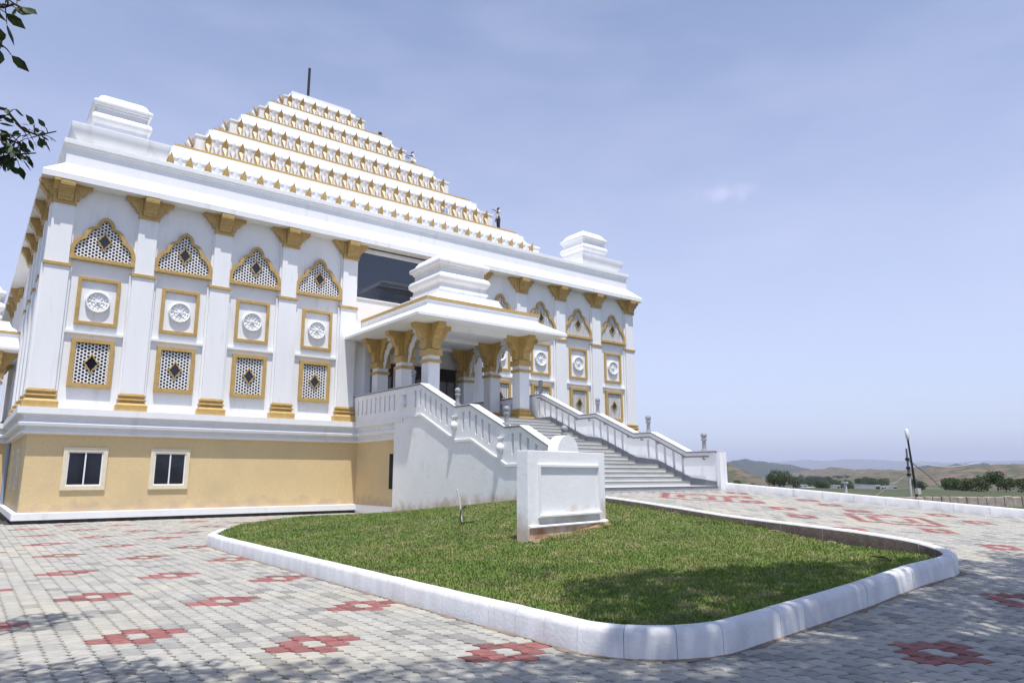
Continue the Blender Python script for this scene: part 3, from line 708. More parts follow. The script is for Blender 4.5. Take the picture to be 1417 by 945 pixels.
# ------------------------------------------------------------------ stepped pyramid
HALF = [12.2, 9.87, 7.6, 5.3, 3.02]; GH = [11.05, 8.67, 6.42, 4.2, 2.2]; GZ = [18.41, 21.0, 23.65, 26.25, 28.5]
ZB = [15.85, 18.41, 21.0, 23.65, 26.25]; NL = [27, 22, 17, 12, 7]
def petal(wid, ht, curl, foot, m, name, rib=.03, edge=None, back=.05, tm=2/3):
    mb = MB(); NT, NSg = 12, 6; vs = []; S1 = NSg+1
    for j in range(NT+1):
        t = j/NT; ww = wid*(.07+.93*(t/tm)**2.3) if t < tm else wid*max(.02, 1-((t-tm)/(1-tm))**1.3)
        y = -(foot*(1-t/tm) if t < tm else curl*((t-tm)/(1-tm))**1.1)-.05
        for i in range(NSg+1):
            q = -1+2*i/NSg; vs.append((q*ww, y-rib*(1-abs(q)), ht*t))
    n = len(vs); vs += [(x*.98, y+back, z) for x, y, z in vs]
    for j in range(NT):
        for i in range(NSg):
            mi = 1 if (edge and j < 8 and 0 < i < NSg-1) else 0
            f = (j*S1+i, j*S1+i+1, (j+1)*S1+i+1, (j+1)*S1+i); mb.f.append(f); mb.m.append(mi); mb.f.append(tuple(k+n for k in reversed(f))); mb.m.append(0)
        for f in ((j*S1, (j+1)*S1, n+(j+1)*S1, n+j*S1), (j*S1+NSg, n+j*S1+NSg, n+(j+1)*S1+NSg, (j+1)*S1+NSg)): mb.f.append(f); mb.m.append(0)
    mb.v = vs; return mb.mesh(name, [m]+([edge] if edge else []), R(40))
GPM = petal(.18, 1.46, .22, .40, M['gold'], 'gold_petal', .025, M['palegold'])
WPM = petal(.17, 1.36, .15, .12, M['white'], 'white_petal', .05)
tiers = []
for k in range(5):
    H, G, gz, zb = HALF[k], GH[k], GZ[k], ZB[k]
    wt = zb+1.38; cx = (XC, XC, YC, YC); dz = (gz-.22-wt-.08); dg = H-G
    pr = [(H, zb-1.1 if k == 0 else zb-.02), (H, wt-.12), (H+.05, wt-.10), (H+.05, wt), (H-.02, wt+.03), (H-dg*.30, wt+.12), (H-dg*.34, wt+.2), (H-dg*.52, wt+.32), (H-dg*.62, wt+.5), (H-dg*.66, wt+.55), (H-dg*.68, gz-.36), (G+.14, gz-.26), (G+.14, gz-.185), (G-.05, gz-.18)]
    if k == 4: pr = pr[:5]+[(2.55, wt+.25), (2.5, wt+.5), (2.25, 28.30), (2.25, 28.55), (1.5, 28.68), (1.35, 28.75), (1.35, 29.05), (1.2, 29.1), (.4, 29.2)]
    mb = MB(); mb.ring(*cx, pr); t_ = wpart('roof_tier', mb, M['white']); tiers.append(t_)
    if k < 4:
        mb = MB(); mb.ring(*cx, [(G-.06, gz-.182), (G+.02, gz-.18), (G+.02, gz-.01), (G, gz), (G-1.0, gz+.004)]); wpart('gold_band', mb, M['gold'], t_)
    rest = MB(); restw = MB()
    for side in range(4):
        rot = (0, -math.pi/2, math.pi, math.pi/2)[side]; c, s = math.cos(rot), math.sin(rot)
        for i in range(NL[k]):
            a = (i-(NL[k]-1)/2)*.88
            for off, me, nm, rr in ((0, GPM, 'gold_petal', rest), (.44, WPM, 'white_petal', restw)):
                if off and i == NL[k]-1: continue
                lx, ly = a+off, -H; x, y = XC+lx*c-ly*s, YC+lx*s+ly*c
                if side < 2: put(nm, me, t_, (x, y, zb), rot)
                else:
                    rr.add([(x+v.co.x*c-v.co.y*s, y+v.co.x*s+v.co.y*c, zb+v.co.z) for v in me.vertices], [tuple(p.vertices) for p in me.polygons])
    wpart('gold_petals', rest, M['gold'], t_, kind='stuff'); wpart('white_petals', restw, M['white'], t_, kind='stuff')
mb = MB(); mb.tube([(15.62, 17, 29.1), (15.62, 17, 32.15)], .10, 10); wpart('roof_mast', mb, M['post'])

# ------------------------------------------------------------------ corner turrets and porches
def turret_prof(h0):   # (half width, height) of the bulging stack
    return [(1.04,h0),(1.04,h0+.2),(1.09,h0+.22),(1.09,h0+.3),(1.02,h0+.34),(1.0,h0+.52),(1.08,h0+.60),(1.14,h0+.68),(1.15,h0+.80),(1.10,h0+.92),(1.0,h0+1.0),(.97,h0+1.02),(.97,h0+1.24),(1.03,h0+1.27),(1.03,h0+1.33),(1.11,h0+1.37),(1.14,h0+1.46),(1.12,h0+1.55),(1.02,h0+1.62),(.98,h0+1.63),(.95,h0+1.72),(.86,h0+1.86),(.72,h0+1.97),(.52,h0+2.04),(.2,h0+2.07)]
for xx in (1.8, XR-1.8):
    mb = MB(); c = (xx, xx, 2.3, 2.3)
    mb.ring(*c, [(1.42,14.86),(1.42,15.05),(1.5,15.08),(1.62,15.16),(1.78,15.34),(1.85,15.56),(1.85,15.76),(1.82,15.78),(1.0,15.80)]); tr = wpart('corner_turret', mb, M['white'], smooth=R(32))
    mb = MB(); mb.ring(*c, turret_prof(15.8)); wpart('turret_dome', mb, M['white'], tr, R(38))
PBR = [(0,0),(.06,0),(.06,.06),(.17,.06),(.17,.42),(.20,.43),(.20,.50),(.30,.52),(.36,.60),(.40,.72),(.44,.84),(.54,.93),(.66,.97),(.66,1.16),(0,1.16)]
PBF = [(0,0),(.06,0),(.06,.06),(.17,.06),(.17,.42),(.20,.43),(.20,.50),(.26,.53),(.30,.60),(.35,.62),(.35,.69),(.40,.72),(.42,.80),(.47,.82),(.48,.90),(.55,.93),(.66,.97),(.66,1.16),(0,1.16)]
def porch(org, rot, dy=-2.9):
    c, s = math.cos(rot), math.sin(rot)
    W_ = lambda x, y, z=0: (org[0]+x*c-y*s, org[1]+x*s+y*c, z)
    def pp(name, mb, m, parent=T, smooth=None, bevel=0): return put(name, mb.mesh(name, m, smooth, bevel), parent, W_(0, 0), rot)
    mb = MB(); mb.ring(-3.06, 3.06, -6.02, .5, [(.96,8.10),(.96,8.215),(.94,8.23),(.0,8.80),(0,8.98),(.03,9.0),(.03,9.06)]); rf = pp('porch_roof', mb, M['white'])
    mb = MB(); mb.ring(-3.06, 3.06, -6.02, .5, [(.02,9.062),(.06,9.075),(.06,9.19),(.03,9.2),(-.4,9.2)]); pp('gold_band', mb, M['gold'], rf)
    mb = MB(); mb.ring(0, 0, dy, dy, [(2.45,9.16),(2.4,9.3),(2.1,9.42),(1.85,9.62),(1.75,9.85),(1.75,9.93),(1.28,9.95)]); pp('dome_plinth', mb, M['white'], rf, R(32))
    mb = MB(); k = 1.26; h = 9.93; mb.ring(0, 0, dy, dy, [(a*k, h+(z)*1.09) for a, z in turret_prof(0)]); pp('dome', mb, M['white'], rf, R(38))
    # ceiling beams
    mb = MB()
    for x in (-2.46, 2.46): mb.box(x-.13, x+.13, -5.9, .15, 7.93, 8.12)
    for y in (-5.42, -3.1, -.75): mb.box(-2.33, 2.33, y-.12, y+.12, 7.96, 8.12)
    pp('ceiling_beam', mb, M['white'], rf)
    for x in (-2.46, 2.46):
        for y in (-5.42, -3.1, -.75):
            mb = MB(); mb.box(-.285,.285,-.285,.285,4.17,6.95)
            col = put('column', mb.mesh('column', M['white'], bevel=.012), T, W_(x, y), rot)
            P = lambda nm, mb, z, m, sm=None, bv=0: put(nm, mb.mesh(nm, m, sm, bv), col, W_(x, y, z), rot)
            mb = MB(); mb.ring(-.285,.285,-.285,.285, [(.16,0),(.16,.17),(.14,.18),(.07,.25),(.05,.26),(.05,.30),(.10,.33),(.10,.37),(.04,.39),(.03,.45),(.06,.47),(.06,.52),(.01,.54)]); P('base', mb, 4.172, M['gold'])
            mb = MB(); mb.box(-.345,.345,-.345,.345,0,.13); P('band', mb, 6.42, M['gold'], None, .01)
            mb = MB(); mb.box(-.36,.36,-.36,.36,0,.26); mb.box(-.253,.253,-.253,.253,.26,1.40)
            for ax in ((1,0),(-1,0),(0,1),(0,-1)): brk(mb, (ax[0]*.25, ax[1]*.25, .22), ax, -.17, .17, PBF if ax[0] == 0 else PBR)
            P('capital', mb, 6.723, M['gold'])
    # pierced cusped arches between the columns of each flank
    for x in (-2.46, 2.46):
        for ya, yb in ((-5.42, -3.1), (-3.1, -.75)):
            m_ = (ya+yb)/2; hw = (yb-ya)/2-.30
            inn = [(0,.80),(.07,.74),(.12,.63),(.24,.59),(.34,.48),(.39,.34),(.51,.28),(.59,.12),(.65,-.08),(.80,-.36)]
            out = [(a+.12, b+.24) for a, b in inn]; out[0] = (0, 1.1); out[-1] = (.86, -.30)
            si, so = sym(inn), sym(out); poly = so+list(reversed(si))
            mb = MB(); F = lambda a, t, b: (x+t, m_+a, 7.0+b)
            lattice(mb, lambda a, b: inpoly(a, b, poly), -1.2, 1.2, -.4, 1.4, -.03, .06, .115, .038, F)
            lattice(mb, lambda a, b: inpoly(a, b, poly), -1.2, 1.2, -.4, 1.4, .03, -.06, .115, .038, F)
            for pl, dd in ((si, .035), (so, -.03)):
                for (a0, b0), (a1, b1) in zip(pl, pl[1:]):
                    mb.prism([(a0, b0), (a1, b1), (a1, b1+dd), (a0, b0+dd)], -.045, .045, lambda a, b, t: F(a, t, b))
            pp('pierced_arch', mb, M['white'])
porch((XC, 0), 0)
porch((-.4, YC), -math.pi/2, -2.15)
# plinths of the two porches
def plinth(x0, x1, y0, y1, dark=None):
    mb = MB(); mb.box(x0, x1, y0, y1, -.2, 3.3); p = wpart('porch_basement', mb, M['yellow'])
    mb = MB(); mb.ring(x0, x1, y0, y1, [(.05,.0),(.05,.372),(.0,.384)]); wpart('basement_plinth', mb, M['white'], p)
    mb = MB(); mb.ring(x0, x1, y0, y1, [(a*.72, z+.003) for a, z in CORN]); wpart('basement_cornice', mb, M['white'], p)
    return p
pb = plinth(12.76, XR-12.76, -4.45, 1)
mb = MB(); mb.box(12.735, 12.80, -4.3, -3.22, 1.12, 2.62); wpart('basement_opening', mb, M['dark'], pb)
pb2 = plinth(-7.2, -.3, 11.1, 22.9)

# ------------------------------------------------------------------ entrance staircase
ST = thing('entrance_staircase', 'white walled stone staircase climbing in three flights to the temple porch', 'staircase', (XC, -16, 1.1))
XA, XB = 12.5, XR-12.5
LINE = [(.15,5.42),(-6.2,5.42),(-8.8,4.28),(-9.8,4.28),(-11.9,3.35),(-12.75,3.35),(-14.45,2.56),(-15.76,2.56)]
def zl(y):
    for (a, za), (b, zb_) in zip(LINE, LINE[1:]):
        if b <= y <= a: return za+(zb_-za)*(y-a)/(b-a)
    return LINE[-1][1]
FL = [(-6.9,4.17,7,.36),(-10.1,3.07,6,.365),(-13.1,2.13,5,.3625)]
RIS = .157
steps = []   # (y nose, z top, y back)
for y, z, n, tr in FL:
    for k in range(n): steps.append([y-k*tr, z-k*RIS])
steps.append([-15.72, 1.345])
mb = MB(); mb.box(XA+.3, XB-.3, -6.92, -4.4, 2.9, 4.168); 
poly = [(-4.5,.3),(-4.5,4.1)]
for (y, z), nx_ in zip(steps, steps[1:]+[None]):
    poly += [(y+.02, z-.06)]
    if nx_: poly += [(y+.02, nx_[1]-.06)]
poly += [(-15.7,.3)]
mb = MB(); mb.prism(poly, XA+.31, XB-.31, lambda a, b, t: (t, a, b)); wpart('stair_core', mb, M['tread'], ST)
for i, (y, z) in enumerate(steps):
    yb = (steps[i-1][0]+.02) if i else -4.6
    zlow = steps[i+1][1] if i+1 < len(steps) else .95
    mb = MB(); mb.box(XA+.3, XB-.3 if i < len(steps)-1 else XB+.0, y+.03, yb, zlow+.002, z-.035, 0)
    mb.box(XA+.3, XB-.3 if i < len(steps)-1 else XB+.0, y, yb-.001, z-.034, z, 1); mb.box(XA+.301, XB-.301, y-.002, y, z-.032, z-.004, 2)
    wpart('step', mb, [M['tread'], M['tread'], M['edge']], ST)
LINE_R = LINE
def parapet_wall(xa, xb, outer):
    global LINE
    LINE = LINE_R if not outer else LINE_R[:-2]+[(-14.45, 2.52), (-15.2, 2.40)]
    """solid wall with slots, its sloping coping and ledge"""
    mb = MB(); ex = lambda a, b, t: (t, a, b)
    rng_ = [(.15,-4.4,10,-3.96,.05), (-5.5,-8.55,7,-8.2,-5.77), (-9.15,-11.3,5,-10.95,-9.34), (-12.15,-14.1,5,-13.9,-12.33)]
    slots = []
    slots += [.02-.442*k for k in range(10)]; slots += [-5.77-.404*k for k in range(7)]; slots += [-9.34-.41*k for k in range(5)]; slots += [-12.33-.41*k for k in range(5)]
    if not outer: slots = [q-.25 for q in slots if q < -5]+[.02-.442*k for k in range(10)]
    ys = [.15]; 
    for q in sorted(slots, reverse=True):
        if q+.062 < .15: ys += [q+.062, q-.062]
    ys += [LINE[-1][0]]; cuts = set(ys)
    for a, _ in LINE: cuts.add(a)
    ys = sorted(cuts, reverse=True)
    for a, b in zip(ys, ys[1:]):
        if a-b < 1e-4: continue
        m_ = (a+b)/2; inslot = any(abs(m_-q) < .062 for q in slots)
        za, zb_ = zl(a), zl(b); g = -.3 if m_ < -4.4 else 4.16
        if inslot:
            mb.prism([(a, g), (a, za-.97), (b, zb_-.97), (b, g)], xa, xb, ex); mb.prism([(a, za-.27), (a, za-.06), (b, zb_-.06), (b, zb_-.27)], xa, xb, ex)
            mb.prism([(a, za-.97), (a, za-.27), (b, zb_-.27), (b, zb_-.97)], (xa+xb)/2-.03, (xa+xb)/2+.03, ex)
        else: mb.prism([(a, g), (a, za-.06), (b, zb_-.06), (b, g)], xa, xb, ex)
    w_ = wpart('stair_wall', mb, M['stairplaster'], ST)
    mb = MB()
    for (a, za), (b, zb_) in zip(LINE, LINE[1:]): mb.prism([(a, za-.028), (a, za), (b, zb_), (b, zb_-.028)], xa-.055, xb+.055, ex, 0); mb.prism([(a, za-.06), (a, za-.0282), (b, zb_-.0282), (b, zb_-.06)], xa-.04, xb+.04, ex, 1)
    wpart('coping', mb, [M['cope'], M['edge']], w_)
    sx = xa-.045 if outer else None
    if outer:
        mb = MB(); LL = [(-4.55,zl(-5.0)-1.27)]+[(a-.12, z-1.27) for a, z in LINE[1:]]
        for (a, za), (b, zb_) in zip(LL, LL[1:]): mb.prism([(a, za-.09), (a, za), (b, zb_), (b, zb_-.09)], xa-.05, xa+.02, ex)
        wpart('ledge', mb, M['white'], w_)
    return w_
wl_ = parapet_wall(XA, XA+.3, True); wr_ = parapet_wall(XB-.3, XB, False)
mb = MB(); mb.box(XB-.32, XB+.06, -15.86, -15.7, .6, 2.5); wpart('end_post', mb, M['white'], wr_, bevel=.01)
mb = MB(); mb.box(XA-.03, XA+.33, -15.75, -15.2, .3, 1.9); wpart('end_post', mb, M['stairplaster'], wl_, bevel=.01)
mb = MB()   # mud splash band at the wall foot
# skirting along the right wall
mb = MB()
for i, (y, z) in enumerate(steps):
    yb = (steps[i-1][0]) if i else -4.6
    zn = steps[i-1][1] if i else z
    mb.prism([(y, z), (yb, z), (yb, zn+.12), (y, z+.14)], XB-.318, XB-.298, lambda a, b, t: (t, a, b))
wpart('skirting', mb, M['greyst'], wr_)
# handrail on the right wall
mb = MB(); hr = [(-6.0, zl(-6.0)-.2)]+[(a, z-.2) for a, z in LINE[1:-1]]+[(-15.45, 2.36)]
mb.tube([(XB-.40, a, z) for a, z in hr], .028, 8); rail = wpart('handrail', mb, M['steel'], wr_, R(60))
for q in (-6.25,-7.3,-8.6,-9.4,-10.3,-11.6,-12.3,-13.1,-14.3,-15.2):
    mb = MB(); mb.tube([(XB-.31, q, zl(q)-.30), (XB-.38, q, zl(q)-.29), (XB-.40, q, zl(q)-.20)], .02, 6); mb.lathe([(.05,0),(.05,.02)], (XB-.33, q, zl(q)-.31), 8); wpart('rail_bracket', mb, M['steel'], rail)
mb = MB(); mb.lathe([(a*.86, z) for a, z in [(.0,0),(.12,0),(.12,.05),(.085,.07),(.08,.36),(.085,.37),(.125,.39),(.125,.43),(.085,.45),(.08,.47),(.115,.50),(.13,.56),(.115,.62),(.06,.665),(0,.675)]], n=14); FINM = mb.mesh('finial', M['finial'], R(50))
for x, w_, yy in ((XA+.15, wl_, (-5.3,-8.7+.0,-11.79,-14.75)), (XB-.15, wr_, (-5.96,-9.72,-12.5,-15.1))):
    for y in yy: put('finial', FINM, w_, (x, y, zl(y)-.005))
mb = MB(); mb.lathe([(.0,0),(.09,0),(.10,.03),(.10,.06),(.13,.10),(.15,.17),(.14,.24),(.10,.31),(.065,.37),(.055,.42),(.07,.45),(.09,.47),(.05,.475),(0,.47)], n=16)
for a in range(6):
    t = a*math.pi/3; mb.prism([(.02,.45),(.06,.46),(.13,.55),(.10,.57),(.05,.52)], -.03, .03, lambda r_, z, q: (r_*math.cos(t)-q*math.sin(t), r_*math.sin(t)+q*math.cos(t), z))
mb.v = [(x*.86, y*.86, z*.95) for x, y, z in mb.v]
VAM = mb.mesh('vase', M['white'], R(45))
for y, z in ((-4.9,4.52), (-8.83,3.36), (-11.72,2.45)): put('vase', VAM, wl_, (XA-.09, y, z))
#@@REST
# ------------------------------------------------------------------ sign wall on the lawn
SZ = zlawn(SIGN.x, SIGN.y); SG = math.atan2(SE.y, SE.x)
sg = thing('sign_wall', 'blank white plastered sign wall with a rounded head standing on the lawn', 'sign', (SIGN.x, SIGN.y, SZ), SG)
def sp(nm, mb, m, par=None, sm=None, bv=0): return put(nm, mb.mesh(nm, m, sm, bv), par or sg, (SIGN.x, SIGN.y, SZ), SG)
SW, SH, STH = 2.66, 1.765, .30
mb = MB(); mb.box(0, SW, 0, STH, -.2, SH); body = sp('slab', mb, M['signplaster'], bv=.012)
mb = MB(); hw_ = .36; cxs = 1.34; n_ = 18
arcp = [(cxs+hw_*.98*math.cos(math.pi*i/n_), SH-.02+.03+.34*math.sin(math.pi*i/n_)) for i in range(n_+1)]
arcp = [(cxs+hw_*.98, SH-.02)]+arcp+[(cxs-hw_*.98, SH-.02)]
mb.prism(arcp, .012, STH-.012, lambda a, b, t: (a, t, b)); sp('rounded_head', mb, M['plaster'], body, R(40), 0)
mb = MB(); fx0, fx1, fz0, fz1 = .36, 2.36, .50, 1.44
for a in ((fx0-.05, fx1+.05, fz1-.0, fz1+.05), (fx0-.05, fx0, fz0, fz1), (fx1, fx1+.05, fz0, fz1)): mb.box(a[0], a[1], -.045, .01, a[2], a[3])
mb.prism([(.01,fz0-.07),(-.075,fz0-.05),(-.075,fz0-.01),(-.045,fz0),(.01,fz0)], fx0-.05, fx1+.06, lambda a, b, t: (t, a, b)); sp('panel_moulding', mb, M['white'], None, None, .004)
mb = MB(); mb.prism([(.01,.245),(-.05,.25),(-.055,.275),(-.03,.30),(.01,.31)], .02, SW+.03, lambda a, b, t: (t, a, b)); sp('ledge', mb, M['white'])
mb = MB(); mb.box(.015, SW-.015, -.014, .01, -.15, .245); sp('stained_footing', mb, M['stain'])
# bare earth at the foot of the sign
mb = MB(); P0 = []
rgn = 22
for i in range(rgn+1):
    t = i/rgn; p = SIGN+SE*(t*SW); a = p-SN*(.14+.10*math.sin(t*9)+.06*math.sin(t*23)); b = p+SN*.05
    P0.append(((a.x, a.y, zlawn(a.x, a.y)-.004), (b.x, b.y, zlawn(b.x, b.y)+.035)))
for a, b in zip(P0, P0[1:]): mb.face([a[0], b[0], b[1], a[1]])
put('bare_earth', mb.mesh('bare_earth', M['soil'], True), kind='structure')
mb = MB(); P0 = []     # strip of earth along the stair wall foot
for i in range(40):
    y = -16+11.6*i/39; wd = .16+.07*math.sin(i*1.3)+.05*math.sin(i*3.1)
    P0.append(((XA-wd, y, zlawn(XA-wd, y)-.006), (XA+.02, y, zlawn(XA, y)+.03)))
for a, b in zip(P0, P0[1:]): mb.face([a[0], b[0], b[1], a[1]])
put('bare_earth', mb.mesh('bare_earth', M['soil'], True), kind='structure')
# irrigation pipe stuck in the turf
ip = Vector((7.25, -17.17, 0)); ip.z = zlawn(ip.x, ip.y)
pp_ = thing('irrigation_pipe', 'thin leaning white plastic pipe stuck upright in the lawn before the stair wall', 'pipe', ip)
mb = MB(); mb.tube([(.03,0,-.08), (0,.02,.32), (-.10,.03,.78)], .022, 8); put('pipe', mb.mesh('pipe', M['pvc'], R(60)), pp_, ip)
mb = MB(); mb.tube([(.0,-.03,.0), (-.06,-.05,.12), (-.03,-.03,.3), (.06,-.02,.36), (.12,0,.40)], .014, 6); mb.tube([(.0,-.03,.02), (.2,-.08,.03), (.45,-.02,.03), (.7,-.1,.025)], .013, 6); put('hose', mb.mesh('hose', M['cable'], R(60)), pp_, ip)
# small loose things on the turf and paving
def twig(x, y, L, a, nm='fallen_twig', lab='', m='bark', r_=.012):
    z = zlawn(x, y)+.035; mb = MB(); mb.tube([(0,0,0), (L*.35*math.cos(a), L*.35*math.sin(a), .03), (L*.7*math.cos(a+.25), L*.7*math.sin(a+.25), .025), (L*math.cos(a+.1), L*math.sin(a+.1), .0)], [r_, r_*.9, r_*.7, r_*.3], 6)
    put(nm, mb.mesh(nm, M[m], R(60)), None, (x, y, z), 0, None, lab, 'twig')
twig(9.55, -25.75, .55, .9, lab='dry brown twig lying by the kerb at the right hand end of the lawn', m='bark', r_=.02)
twig(4.55, -23.2, .6, .4, lab='thin bent grey twig lying on the shaded grass near the front kerb', m='bark', r_=.009)

# ------------------------------------------------------------------ people on the roof
def figure(name, loc, rot, J, E_, label, par_parts):
    """one skinned body; joints J {name:(x,y,z,r)}, edges E_; clothes are children"""
    def skin(nm, J, E_, m, parent, root, lvl=1):
        ks = list(J); me = bpy.data.meshes.new(nm); me.from_pydata([J[k][:3] for k in ks], [(ks.index(a), ks.index(b)) for a, b in E_], [])
        o = bpy.data.objects.new(nm, me); COL.objects.link(o)
        sk = o.modifiers.new('skin', 'SKIN'); sk.use_smooth_shade = True
        for i, k in enumerate(ks): me.skin_vertices[0].data[i].radius = (J[k][3], J[k][4] if len(J[k]) > 4 else J[k][3]); me.skin_vertices[0].data[i].use_root = (k == root)
        sd = o.modifiers.new('sub', 'SUBSURF'); sd.levels = lvl; sd.render_levels = lvl
        dg = bpy.context.evaluated_depsgraph_get(); m2 = bpy.data.meshes.new_from_object(o.evaluated_get(dg)); bpy.data.objects.remove(o)
        m2.name = nm; m2.materials.clear(); m2.materials.append(m)
        return put(nm, m2, parent, loc, rot)
    t = thing(name, label, 'person', loc, rot, None)
    skin('body', J, E_, M['skin'], t, 'pelvis', 2)
    for nm, JJ, EE, m, root in par_parts: skin(nm, JJ, EE, m, t, root, 2)
    return t
def hand(J, E_, p, wr, d, up, s):
    """palm with four fingers and a thumb, continuing a forearm; d along the hand, up = thumb side"""
    d = Vector(d).normalized(); up = Vector(up).normalized(); b = Vector(wr)
    J[p+'palm'] = (*(b+d*.06), .034, .02); E_.append((p+'wr', p+'palm'))
    for i, (o, l) in enumerate(((.030,.075),(.010,.085),(-.010,.08),(-.030,.062))):
        q = b+d*.10+up*o; J[f'{p}k{i}'] = (*q, .010); J[f'{p}m{i}'] = (*(q+d*l*.5), .009); J[f'{p}t{i}'] = (*(q+d*l*.9-Vector((0,0,.02))), .007)
        E_ += [(p+'palm', f'{p}k{i}'), (f'{p}k{i}', f'{p}m{i}'), (f'{p}m{i}', f'{p}t{i}')]
    q = b+d*.05+up*.045; J[p+'th1'] = (*q, .011); J[p+'th2'] = (*(q+d*.045+up*.012), .008); E_ += [(p+'palm', p+'th1'), (p+'th1', p+'th2')]
def standing():
    # faces -x (towards the petals), left arm reaching out
    J = dict(pelvis=(0,0,.93,.13,.10), spine=(-.01,0,1.15,.13,.10), chest=(0,0,1.34,.15,.11), neck=(-.01,0,1.50,.055), head0=(-.03,0,1.60,.075), head=(-.035,0,1.70,.088), nose=(-.125,0,1.655,.016))
    E_ = [('pelvis','spine'),('spine','chest'),('chest','neck'),('neck','head0'),('head0','head'),('head0','nose')]
    for s, p in ((-1,'l'), (1,'r')):
        J[p+'hip'] = (0,s*.10,.88,.095); J[p+'kn'] = (-.02 if s < 0 else .03,s*.11,.48,.058); J[p+'an'] = (0 if s < 0 else .05,s*.11,.09,.042); J[p+'toe'] = (-.16 if s < 0 else -.10,s*.12,.035,.038)
        E_ += [('pelvis',p+'hip'),(p+'hip',p+'kn'),(p+'kn',p+'an'),(p+'an',p+'toe')]
        J[p+'sh'] = (0,s*.19,1.41,.062); E_.append(('chest',p+'sh'))
    J['lel'] = (-.25,-.22,1.30,.042); J['lwr'] = (-.50,-.20,1.36,.030); J['rel'] = (.05,.25,1.13,.042); J['rwr'] = (-.05,.25,.90,.030)
    E_ += [('lsh','lel'),('lel','lwr'),('rsh','rel'),('rel','rwr')]
    hand(J, E_, 'l', J['lwr'][:3], (-1,.05,.1), (0,.2,1), -1); hand(J, E_, 'r', J['rwr'][:3], (-.2,0,-1), (-1,0,.2), 1)
    g = .022
    shirt = (dict(pelvis=(0,0,.86,.155,.125), spine=(-.01,0,1.12,.152,.125), chest=(0,0,1.34,.17,.135), col=(-.01,0,1.49,.075), lsh=(0,-.19,1.41,.085), lel=(-.17,-.215,1.335,.072), rsh=(0,.19,1.41,.085), rel=(.04,.235,1.22,.07)), [('pelvis','spine'),('spine','chest'),('chest','col'),('chest','lsh'),('lsh','lel'),('chest','rsh'),('rsh','rel')])
    tr = (dict(pelvis=(0,0,.92,.14,.115), lhip=(0,-.10,.84,.105), lkn=(-.02,-.11,.48,.078), lan=(0,-.11,.12,.068), rhip=(0,.10,.84,.105), rkn=(.03,.11,.48,.078), ran=(.05,.11,.12,.068)), [('pelvis','lhip'),('lhip','lkn'),('lkn','lan'),('pelvis','rhip'),('rhip','rkn'),('rkn','ran')])
    hair = (dict(a=(-.01,0,1.745,.085,.08), b=(.035,0,1.70,.07), c=(.045,0,1.63,.05)), [('a','b'),('b','c')])
    return J, E_, [('shirt', *shirt, M['shirt'], 'spine'), ('trousers', *tr, M['trousers'], 'pelvis'), ('hair', *hair, M['hair'], 'a')]
figure('person', (25.83, 6.55, 18.415), 0, *standing()[:2], 'standing person in white shirt and dark trousers reaching out to a gold petal', standing()[2])
def crouching():
    J = dict(pelvis=(.05,0,.22,.14,.12), spine=(-.02,0,.42,.13,.11), chest=(-.10,0,.60,.15,.11), neck=(-.13,0,.76,.055), head0=(-.15,0,.84,.075), head=(-.155,0,.93,.088), nose=(-.245,0,.885,.016))
    E_ = [('pelvis','spine'),('spine','chest'),('chest','neck'),('neck','head0'),('head0','head'),('head0','nose')]
    for s, p in ((-1,'l'), (1,'r')):
        J[p+'hip'] = (.02,s*.12,.22,.09); J[p+'kn'] = (-.30,s*.17,.46,.06); J[p+'an'] = (-.16,s*.15,.08,.045); J[p+'toe'] = (-.32,s*.16,.035,.038)
        E_ += [('pelvis',p+'hip'),(p+'hip',p+'kn'),(p+'kn',p+'an'),(p+'an',p+'toe')]
        J[p+'sh'] = (-.10,s*.19,.67,.062); J[p+'el'] = (-.26,s*.24,.52,.042); J[p+'wr'] = (-.44,s*.15,.56,.03)
        E_ += [('chest',p+'sh'),(p+'sh',p+'el'),(p+'el',p+'wr')]; hand(J, E_, p, J[p+'wr'][:3], (-1,0,.1), (0,-s*.2,1), s)
    shirt = (dict(pelvis=(.05,0,.22,.165,.14), spine=(-.02,0,.42,.155,.13), chest=(-.10,0,.60,.17,.135), col=(-.13,0,.74,.075), lsh=(-.10,-.19,.67,.085), lel=(-.21,-.225,.57,.07), rsh=(-.10,.19,.67,.085), rel=(-.21,.225,.57,.07)), [('pelvis','spine'),('spine','chest'),('chest','col'),('chest','lsh'),('lsh','lel'),('chest','rsh'),('rsh','rel')])
    tr = (dict(pelvis=(.05,0,.20,.15,.125), lhip=(0,-.12,.22,.10), lkn=(-.29,-.17,.45,.078), lan=(-.17,-.15,.13,.064), rhip=(0,.12,.22,.10), rkn=(-.29,.17,.45,.078), ran=(-.17,.15,.13,.064)), [('pelvis','lhip'),('lhip','lkn'),('lkn','lan'),('pelvis','rhip'),('rhip','rkn'),('rkn','ran')])
    hair = (dict(a=(-.13,0,.975,.085,.08), b=(-.085,0,.93,.07), c=(-.075,0,.86,.05)), [('a','b'),('b','c')])
    return J, E_, [('shirt', *shirt, M['shirt'], 'spine'), ('trousers', *tr, M['shirt'], 'pelvis'), ('hair', *hair, M['hair'], 'a')]
figure('person', (21.35, 10.75, 23.655), R(-20), *crouching()[:2], 'person in white crouching on the upper right ledge of the pyramid roof', crouching()[2])
